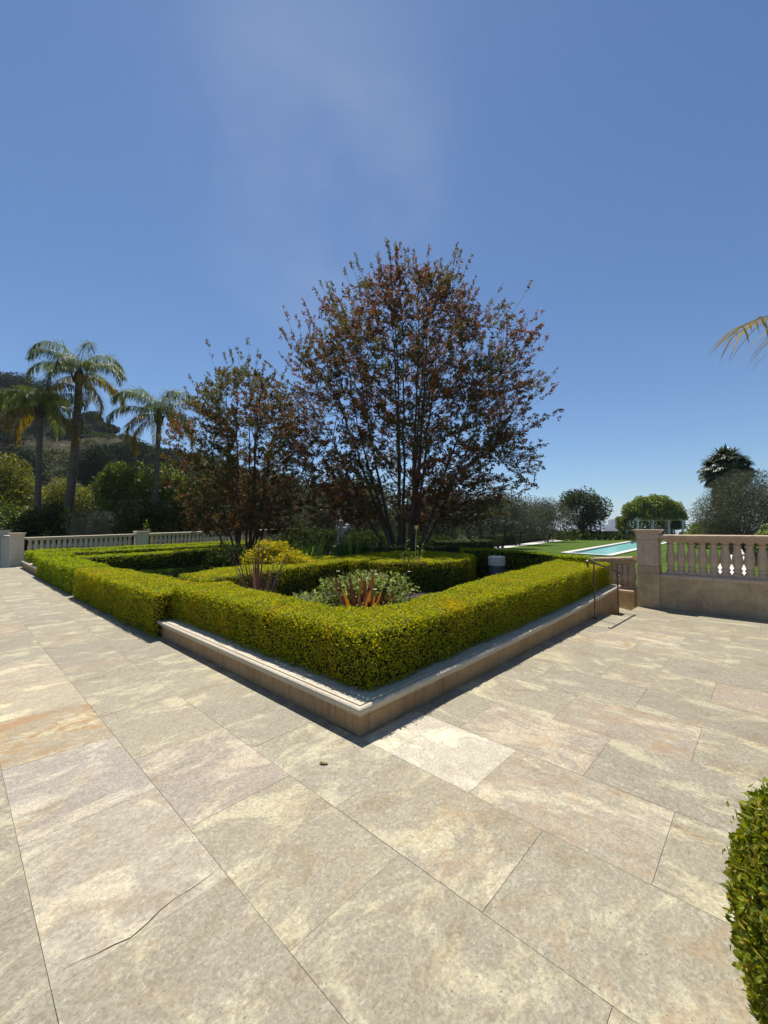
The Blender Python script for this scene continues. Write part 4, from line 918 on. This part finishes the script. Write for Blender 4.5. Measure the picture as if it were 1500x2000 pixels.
# trees beyond the lawn
tree('broad_tree', 'free-standing round-headed tree at the far end of the lawn left of the skyline', 'tree', ground_at(1138, 62, -0.05), 8, (0, 0, 4.4, 3.3, 3.3, 3.3), 'dark_leaf', 11000, 0.30, 54, tr=.24, clumps=34, asp=.5, trunk_h=1.2)
ol = [(1068, 50, 2.7, 3.2), (1012, 40, 2.25, 2.6), (1040, 62, 3.6, 3.9), (978, 33, 2.5, 2.2), (930, 30, 2.4, 2.3), (880, 34, 2.9, 2.6), (840, 27, 2.2, 2.0), (720, 26, 2.4, 2.2), (655, 30, 2.6, 2.6), (600, 28, 2.7, 2.4), (560, 34, 3.4, 3.0)]
olab = ['grey-green olive tree nearest the free-standing tree beyond the white path', 'low spreading olive tree over the hedge along the white path', 'taller dark olive tree behind the low spreading one', 'thin silvery olive tree under the right drooping crown edge', 'dim olive tree right of the big crape myrtle stems', 'dusky olive tree seen between the right outer stems', 'small olive tree just right of the crape myrtle foot', 'olive tree in the shade left of the crape myrtle foot', 'olive tree behind the white statue', 'shaded olive tree above the agapanthus clumps', 'broad dim olive tree in the gap between the two crape myrtles']
for i, (px, d, hz, rx) in enumerate(ol):
    tree('olive_tree', olab[i], 'tree', ground_at(px, d, -0.1), hz * 1.8, (0, 0, hz, rx, rx, hz * .78), 'olive', 6500, 0.10 + d * .0028, 60 + i, tr=.13, clumps=26, asp=.3, group='grey olive trees behind the garden', stems=2)

# shrubs and trees filling the slope behind the far balustrade
bk = [('broadleaf_tree', 'glossy citrus-like tree between the tallest palm and the hidden palm', 240, 27.0, (0, 0, 3.2, 1.95, 1.9, 2.9), 'citrus', 14000, .19, .6),
      ('broadleaf_tree', 'dark glossy tree behind the trunk of the hidden palm', 325, 30, (0, 0, 3.2, 2.6, 2.2, 3.2), 'citrus', 13000, .20, .6),
      ('feathery_tree', 'yellow-green feathery tree at the far left below the hill', 5, 28, (0, 0, 3.4, 2.4, 2.2, 3.0), 'acacia', 14000, .18, .4),
      ('feathery_tree', 'feathery layered tree between the two left palm trunks', 104, 31, (0, 0, 3.0, 2.1, 2.0, 2.7), 'acacia', 12000, .18, .4),
      ('feathery_tree', 'feathery tree right of the tallest palm trunk', 172, 32, (0, 0, 2.7, 2.0, 2.0, 2.3), 'acacia', 11000, .18, .4),
      ('bush', 'grey fine-leaved bush above the far balustrade', 190, 23.6, (0, 0, 1.7, 1.3, 1.0, 1.3), 'greybush', 10000, .10, .25),
      ('bush', 'dark low bush behind the left section of the far balustrade', 88, 24.0, (0, 0, 1.5, 1.5, 1.0, 1.7), 'dark_leaf', 8000, .15, .5),
      ('bush', 'dark bush under the feathery tree at the left edge', 20, 24.5, (0, 0, 1.6, 1.8, 1.2, 1.8), 'citrus', 8000, .15, .5),
      ('bush', 'dark bush behind the sapling at the middle pier', 285, 24.4, (0, 0, 1.6, 1.8, 1.2, 1.9), 'dark_leaf', 9000, .15, .5),
      ('bush', 'dark bush behind the right section of the far balustrade', 385, 27.0, (0, 0, 1.9, 2.5, 1.4, 2.4), 'dark_leaf', 10000, .17, .5),
      ('broadleaf_tree', 'dark tree filling the gap behind the left crape myrtle', 440, 33, (0, 0, 3.2, 3.6, 2.4, 3.3), 'dark_leaf', 12000, .23, .55),
      ('broadleaf_tree', 'dim tree on the lower slope between the crape myrtles', 545, 44, (0, 0, 3.8, 4.5, 3, 3.6), 'dark_leaf', 10000, .30, .55),
      ('broadleaf_tree', 'dim tree on the slope behind the big crape myrtle', 690, 50, (0, 0, 3.6, 6.0, 3.5, 3.4), 'dark_leaf', 11000, .33, .55),
      ('broadleaf_tree', 'dim tree behind the right half of the big crape myrtle', 850, 52, (0, 0, 3.2, 5.0, 3.5, 3.0), 'dark_leaf', 9000, .33, .55)]
for i, (nm, lab, px, d, cr, mt, nl, ls, asp) in enumerate(bk):
    b = on_hill(px, d) if d > 36 else ground_at(px, d, -0.6)
    tree(nm, lab, 'bush' if nm == 'bush' else 'tree', b, 4, (cr[0], cr[1], cr[2] + .2) + cr[3:], mt, nl, ls, 80 + i, tr=.10 if nm != 'bush' else .04, clumps=30, asp=asp, crad=(.26, .42), up=.6 if mt == 'acacia' else .3)
pp = on_hill(183, 60)
tree('umbrella_pine', 'dark umbrella pine with bare forked trunk on the hillside', 'tree', pp, 12, (0, 0, 7.4, 3.6, 3.4, 3.6), 'pine', 12000, .32, 101, tr=.26, clumps=34, asp=.3, trunk_h=3.0, fill=.45)
hl = [(18, 72, 6.5, 5.2, 'dense dark tree low on the hillside at the left edge'), (60, 118, 5.0, 6.5, 'dark tree crowning the ridge behind the left palm'), (172, 142, 4.2, 3.4, 'round dark tree on the skyline ridge right of the tallest palm'), (200, 141, 2.8, 4.0, 'low dark tree on the ridge beside the round one'), (245, 95, 4.5, 6.0, 'dark evergreen mass on the slope above the glossy tree'), (330, 110, 4.5, 7.5, 'dark trees crown on the slope behind the hidden palm'), (-30, 100, 6, 6.0, 'dark tree on the ridge at the picture edge'), (8, 132, 6, 8.0, 'broad dark tree on the ridge at the upper left corner of the hill'), (38, 138, 5, 7.0, 'dark tree on the ridge between the edge and the first palm'), (96, 141, 4.5, 6.5, 'dark tree on the ridge between the two left palms'), (132, 120, 3.6, 5.0, 'low dark tree just under the ridge behind the tallest palm trunk')]
for i, (px, d, hz, rx, lab) in enumerate(hl):
    tree('hillside_tree', lab, 'tree', on_hill(px, d), hz, (0, 0, hz * .62, rx, rx, hz * .55), 'pine', 6500, .55, 110 + i, tr=.3, clumps=24, asp=.5, group='dark trees on the hillside')
# chaparral on the slope
r = R(120); n = 6500; u = r.uniform(-330, 40, n); d = r.uniform(45, 150, n)
dens = np.sin(u * .09 + d * .06) + np.sin(u * .05 - d * .11 + 2) + r.normal(0, .6, n); kp_ = dens > -0.55; u, d = u[kp_], d[kp_]
bx = CAM[None] + d[:, None] * FW + u[:, None] * RT; bx[:, 2] = hill_h(u, d)
g = Geo()
for b in bx:
    m = 60; v = norm(r.normal(0, 1, (m, 3))); v[:, 2] = np.abs(v[:, 2]); s = r.uniform(.8, 2.3)
    leaves(g, b + v * s * [1.2, 1.2, .8] * r.uniform(.5, 1.05, (m, 1)), norm(v + r.normal(0, .6, (m, 3))), norm(v + r.normal(0, .5, (m, 3))), .55 * r.uniform(.6, 1.3, m), .6)
tag(g.obj('chaparral', M['dark_leaf']), kind='stuff')

# pergola with its dome of vines
pgd = 68.0; pg = ground_at(1283, pgd, -0.05)
pt = thing('pergola', 'white columned garden pergola under a dome of green vines at the end of the pool', 'pergola', pg, YAW - math.pi / 2)
g = Geo()
for cx in (-4.2, -1.75, 0.8, 3.1):
    for cyy in (-1.6, 1.6):
        g = Geo(); box(g, cx - .26, cx + .26, cyy - .26, cyy + .26, -.1, .22); lathe(g, [(.19, .22), (.20, .4), (.18, 1.5), (.155, 2.75), (.22, 2.8), (.22, 2.86)], (cx, cyy, 0), 14); box(g, cx - .25, cx + .25, cyy - .25, cyy + .25, 2.86, 3.0); g.obj('column', M['white'], pt, False)
g = Geo()
for cyy in (-1.6, 1.6): box(g, -4.7, 3.6, cyy - .14, cyy + .14, 3.003, 3.33)
g.obj('beam', M['white'], pt)
g = Geo()
for i in range(15): box(g, -4.5 + i * .56, -4.40 + i * .56, -2.2, 2.2, 3.334, 3.50)
g.obj('rafters', M['white'], pt)
r = R(130); g = Geo(); m = 30000
v = norm(r.normal(0, 1, (m, 3))); v[:, 2] = np.abs(v[:, 2]); q = r.uniform(.72, 1.02, m) * (1 + .05 * np.sin(v[:, 0] * 9) * np.sin(v[:, 2] * 8 + 1) + .06 * np.sin(v[:, 0] * 17 + 2))
Pv = v * q[:, None] * [5.1, 2.9, 3.9] + [-.5, 0, 3.2]
sk = r.uniform(0, 1, m) < .16; az = r.uniform(0, 6.28, m); ee = np.column_stack([np.sign(np.cos(az)) * r.uniform(4.3, 5.1, m) - .5, r.uniform(-0.3, 2.4, m), r.uniform(1.6, 3.6, m)])
bkm = r.uniform(0, 1, m) < .22
ee = np.where(bkm[:, None], np.column_stack([r.uniform(-5.0, 4.2, m), r.uniform(1.5, 2.7, m), r.uniform(0.0, 3.4, m)]), ee); sk = sk | bkm
Pv = np.where(sk[:, None], ee, Pv); vv = np.where(sk[:, None], norm(ee - [0, 0, 2.5]), v)
leaves(g, Pv, norm(vv * .4 + r.normal(0, .7, (m, 3))), norm(vv * .7 + [0, 0, .3] + r.normal(0, .5, (m, 3))), r.uniform(.20, .34, m), .7); g.obj('vines', M['vine'], pt)

# skyline far out on the plain
for i, (x0, x1, yt, lab) in enumerate([(1189, 1197, 1016, 'slim hazy tower standing left in the far skyline'), (1198, 1210, 1014, 'tallest broad hazy tower of the far skyline'), (1210, 1216, 1018, 'lower hazy tower adjoining the tallest one'), (1180, 1189, 1026, 'low hazy block at the left foot of the skyline'), (1216, 1224, 1024, 'low hazy block at the right foot of the skyline')]):
    D = 2600.0; a = at(x0, yt, D); b = at(x1, yt, D); c = (a + b) / 2; wd_ = np.linalg.norm(a - b); zt = c[2]; z0 = -75.6
    t = thing('tower_block', lab, 'tower', (c[0], c[1], z0), YAW - math.pi / 2, None)
    g = Geo(); box(g, -wd_ / 2, wd_ / 2, -12, 12, 0, zt - z0); box(g, -wd_ / 4, wd_ / 4, -6, 6, zt - z0, zt - z0 + 5); g.obj('tower_body', M['tower'], t)
    g = Geo()
    for k in range(int((zt - z0 - 8) / 6)): box(g, -wd_ / 2 * .92, wd_ / 2 * .92, -12.3, -12.0, 5 + k * 6, 8.2 + k * 6)
    g.obj('window_bands', M['tglass'], t)

# ------------------------------------------------------------------ bed plants
M['flaxdark'] = leaf_mat('purple_flax_blade', [(0.0, (0.045, 0.024, 0.024)), (0.6, (0.10, 0.050, 0.042)), (0.9, (0.15, 0.085, 0.055)), (1.0, (0.26, 0.14, 0.04))], 0.25, rough=0.35, spec=0.5)
def flax(label, base, n, L, seed, spread=.42, w_=.09, mat='flax'):
    r = R(seed); t = thing('bronze_flax', label, 'plant', base, 0, 'bronze flax plants in the bed')
    az = np.arange(n) * 2.399 + r.normal(0, .2, n); f = np.sqrt((np.arange(n) + .5) / n)
    d = np.stack([np.cos(az) * spread * f, np.sin(az) * spread * f, np.ones(n)], 1)
    b = np.stack([np.cos(az) * .09 * f, np.sin(az) * .09 * f, np.zeros(n)], 1)
    g = Geo()
    for i in range(n):
        s = np.array([[-math.sin(az[i] + r.normal(0, .5)), math.cos(az[i] + r.normal(0, .5)), 0]])
        strips(g, b[i:i + 1], d[i:i + 1], L * r.uniform(.55, 1.05), w_ * r.uniform(.65, 1.2), .25 * r.uniform(0, 1.6), 7, 0, side=s)
    g.obj('blades', M[mat], t); return t
flax('bronze flax with broad rusty blades in front of the pale rose bush', gz(707, 1186, 0.64) * [1, 1, 0] + [0.22, 0.25, 0.30], 30, 0.80, 141, spread=.62, w_=.105)
flax('taller thin-bladed purple flax beside the left hedge top', gz(478, 1141, 0.66) * [1, 1, 0] + [0.22, 0.02, 0.14], 26, 1.22, 142, spread=.50, w_=.060, mat='flaxdark')
rb = at(705, 1140, 5.35)
rt = tree('rose_bush', 'sprawling pale green rose bush with white-edged leaves in the middle of the bed', 'bush', (rb[0], rb[1], 0.13), 1, (0, 0, .40, 1.0, .95, .46), 'rose', 9000, .055, 143, tr=.02, clumps=46, asp=.55, crad=(.16, .30), stems=5, trunk_h=.15, fill=.3, shell=.4, group=None)
r = R(144); g = Geo()
for q in r.uniform(-.6, .6, (7, 2)):
    c = np.array([q[0], q[1], .75 + r.uniform(-.15, .12)])
    for k in range(7):
        a = k * .9; leaves(g, c[None], np.array([[math.cos(a), math.sin(a), .5]]), np.array([[0, 0, 1.0]]), .032, .9)
g.obj('blossoms', M['petal'], rt)
yb = at(528, 1085, 9.6)
tree('golden_shrub', 'bright golden-leaved shrub behind the crossing hedge', 'bush', (yb[0], yb[1], 0.13), 1.4, (0, 0, .56, .64, .60, .52), 'yellowbush', 5200, .065, 145, tr=.03, clumps=26, asp=.5, crad=(.22, .36))
yb = at(572, 1090, 9.3)
tree('golden_shrub', 'lower yellow shrub adjoining the golden one, ending at the hedge', 'bush', (yb[0], yb[1], 0.13), 1.2, (0, 0, .48, .62, .5, .45), 'yellowbush', 3600, .065, 146, tr=.03, clumps=22, asp=.5, crad=(.22, .36))
yb = at(455, 1085, 11.0)
tree('dark_shrub', 'dark green shrub under the left crape myrtle beside the golden shrub', 'bush', (yb[0], yb[1], 0.13), 1.2, (0, 0, .55, .7, .6, .48), 'dark_leaf', 3000, .075, 147, tr=.03, clumps=22, asp=.5)
def strap_clump(label, px, d, L, seed, n=70, w_=.05, cat='plant', nm='agapanthus_clump', up=.75, dr=1.0):
    r = R(seed); b = ground_at(px, d, 0.13); t = thing(nm, label, cat, b)
    az = r.uniform(0, 6.28, n); e = np.radians(r.uniform(25, 85, n)); D = np.stack([np.cos(az) * np.cos(e), np.sin(az) * np.cos(e), np.sin(e)], 1)
    g = Geo(); strips(g, np.stack([np.cos(az) * .12, np.sin(az) * .12, np.zeros(n)], 1), D, L * r.uniform(.7, 1.1, n), w_, r.uniform(.3, dr, n), 5); g.obj('blades', M['strap'], t); return t
strap_clump('strappy dark green clump just right of the golden shrubs', 598, 11.6, 1.25, 151, n=150)
strap_clump('paler strappy clump between the golden shrubs and the spiky one', 636, 11.8, 1.15, 152, n=150)
strap_clump('spiky dark clump in front of the white statue', 680, 12.2, 1.35, 153, n=150, w_=.06, dr=.6)
strap_clump('low strappy clump at the foot of the round hedge tree', 745, 13.2, .9, 154, n=120)
for i, (px, d, rx, h_, lab) in enumerate([(575, 19.5, 1.3, 1.0, 'dim shrub beyond the strappy clumps left of the statue'), (632, 21.5, 1.3, 1.0, 'dim shrub directly left of the white statue'), (712, 19.0, 1.4, .9, 'dim shrub right of the white statue'), (768, 20.0, 1.3, .9, 'dim shrub behind the big crape myrtle foot'), (835, 19.0, 1.3, .8, 'dim shrub right of the crape myrtle foot behind the round hedge')]):
    tree('dark_shrub', lab, 'bush', ground_at(px, d, 0.1), 1.2, (0, 0, h_ * .7, rx, rx * .8, h_ * .75), 'dark_leaf', 5000, .11, 170 + i, tr=.03, clumps=22, asp=.5)
# white statue far back
sb = ground_at(668, 19.0, 0.12); stt = thing('statue', 'weathered white marble statue half hidden behind the spiky clump', 'statue', sb)
g = Geo(); box(g, -.28, .28, -.28, .28, -.1, .55, bev=.02); box(g, -.33, .33, -.33, .33, .553, .62, bev=.01); g.obj('pedestal', M['marble'], stt)
g = Geo(); lathe(g, [(.20, .62), (.22, .75), (.17, 1.0), (.15, 1.15), (.20, 1.35), (.21, 1.45), (.12, 1.52), (.055, 1.56), (.055, 1.60), (.095, 1.66), (.105, 1.72), (.09, 1.79), (.03, 1.83)], (-.06, 0, 0), 16)
tube(g, [(-.2, 0, 1.44), (-.36, .05, 1.55), (-.30, .02, 1.78)], [.06, .05, .035], 8); tube(g, [(.1, 0, 1.42), (.22, -.05, 1.35), (.3, -.03, 1.55)], [.06, .05, .04], 8)
lathe(g, [(.03, 1.42), (.11, 1.47), (.12, 1.55), (.09, 1.62), (.02, 1.65)], (.32, -.03, 0), 12)
g.obj('figure', M['marble'], stt, True)
# lily-like plant with a yellow bud inside the round hedge
lb2 = ground_at(805, 9.3, 0.13); ly = thing('oleander_sprig', 'upright leafy sprig with one yellow bloom inside the round hedge', 'plant', lb2)
r = R(160); g = Geo(); gl = Geo()
for k in range(8):
    a = k * .8; top = np.array([math.cos(a) * .25, math.sin(a) * .25, r.uniform(.75, 1.12)])
    tube(g, [(0, 0, 0), top * [.4, .4, .5], top], [.009, .007, .004], 4)
    m = 22; f = r.uniform(.45, 1, m)[:, None]; q = top * f; v = norm(r.normal(0, 1, (m, 3)) + [0, 0, .5]); leaves(gl, q, v, norm(r.normal(0, .5, (m, 3)) + [0, 0, 1]), .11 * r.uniform(.7, 1.2, m), .28)
g.obj('stems', M['bark'], ly); gl.obj('leaves', M['rose'], ly)
g = Geo(); tube(g, [(0.1, 0, .3), (.12, .0, 1.0), (.13, -.02, 1.36)], [.008, .007, .005], 4)
for k in range(6):
    a = k * 1.05; leaves(g, np.array([[.13, -.02, 1.34]]), np.array([[math.cos(a) * .35, math.sin(a) * .35, 1.0]]), np.array([[math.cos(a), math.sin(a), .2]]), .13, .45)
g.obj('bloom', M['ypetal'], ly)
# sapling before the middle pier, small ferny plants over the balustrade
sb = CAM + ray(288, 1050) / FOC * 21.3; sp = thing('sapling', 'thin leafy sapling in front of the middle pier of the far balustrade', 'plant', (sb[0], sb[1] - .4, .1))
r = R(161); g = Geo(); gl = Geo()
for dx, h_ in ((0, 1.75), (.25, 1.25), (-.05, 1.4), (.5, 1.2)):
    top = np.array([dx * .8 - .15, -dx * .5, h_]); tube(g, [(0, 0, 0), top * [.5, .5, .55], top], [.014, .01, .005], 5)
    m = 34; q = top * r.uniform(.5, 1, (m, 1)); leaves(gl, q + r.normal(0, .05, (m, 3)), norm(r.normal(0, 1, (m, 3)) + [0, 0, .3]), norm(r.normal(0, .6, (m, 3)) + [0, 0, 1]), .17 * r.uniform(.7, 1.2, m), .5)
g.obj('stems', M['bark'], sp); gl.obj('leaves', M['citrus'], sp)
for i, (px, d, lab, L) in enumerate([(376, 26.2, 'small arching palm frond cluster peeping over the right balustrade section', 1.5), (68, 23.0, 'small arching frond cluster left of the first palm trunk', 1.0), (124, 23.2, 'small arching frond cluster between the two left palm trunks', 1.0)]):
    b = ground_at(px, d, -0.6); t = thing('young_palm', lab, 'plant', b, 0, 'young palms behind the far balustrade')
    g = Geo(); tube(g, [(0, 0, 0), (0, 0, 1.5 if i else 1.7)], [.06, .05], 8); g.obj('trunk', M['palmbark'], t, True)
    for k in range(9):
        g = Geo(); frond(g, (0, 0, 1.45 if i else 1.65), k * .698 + .2, math.radians(52), L, math.radians(100), 26, .32, .022, 700 + i * 20 + k, plume=.2, rr=.016); g.obj('frond', [M['rose'], M['strap']], t)

# ------------------------------------------------------------------ drum bollard and a dead leaf
bb = ground_at(969, 10.4, 0.13); bl = thing('bollard', 'squat round bollard with pale concrete top and perforated grey drum in the bed', 'bollard', bb)
g = Geo(); lathe(g, [(.195, -.02), (.195, .46)], seg=28); g.obj('drum', M['greymetal'], bl)
g = Geo(); lathe(g, [(.21, .463), (.212, .66), (.205, .685), (.185, .692), (.12, .695)], seg=28); g.obj('cap', M['concrete'], bl)
g = Geo()
for zr in range(6):
    for k in range(22):
        a = (k + .5 * (zr % 2)) / 22 * 2 * math.pi; c = np.array([math.cos(a), math.sin(a), 0]); s = np.array([-math.sin(a), math.cos(a), 0]); z = .05 + zr * .07
        q = c * .1968 + [0, 0, z]; g.add([q - s * .015, q + [0, 0, -.018], q + s * .015, q + [0, 0, .018]], [(0, 1, 2, 3)])
g.obj('perforations', M['darkvent'], bl)
dl = gz(632, 1492); g = Geo(); r = R(170)
M['dry'] = noise_mat('dry_leaf', [(0.3, (0.20, 0.135, 0.035)), (0.7, (0.36, 0.26, 0.08))], 30)
for k in range(5):
    a = 2.0 + k * .5; leaves(g, np.array([[k * .006, 0, .006]]), np.array([[math.cos(a), math.sin(a), .15]]), np.array([[.2, .1, 1.0]]), .035, .5, 0, LEAF6)
o = g.obj('fallen_leaf', M['dry']); o.location = dl; tag(o, 'small dry ochre leaf lying on the paving in front of the planter corner', 'leaf')
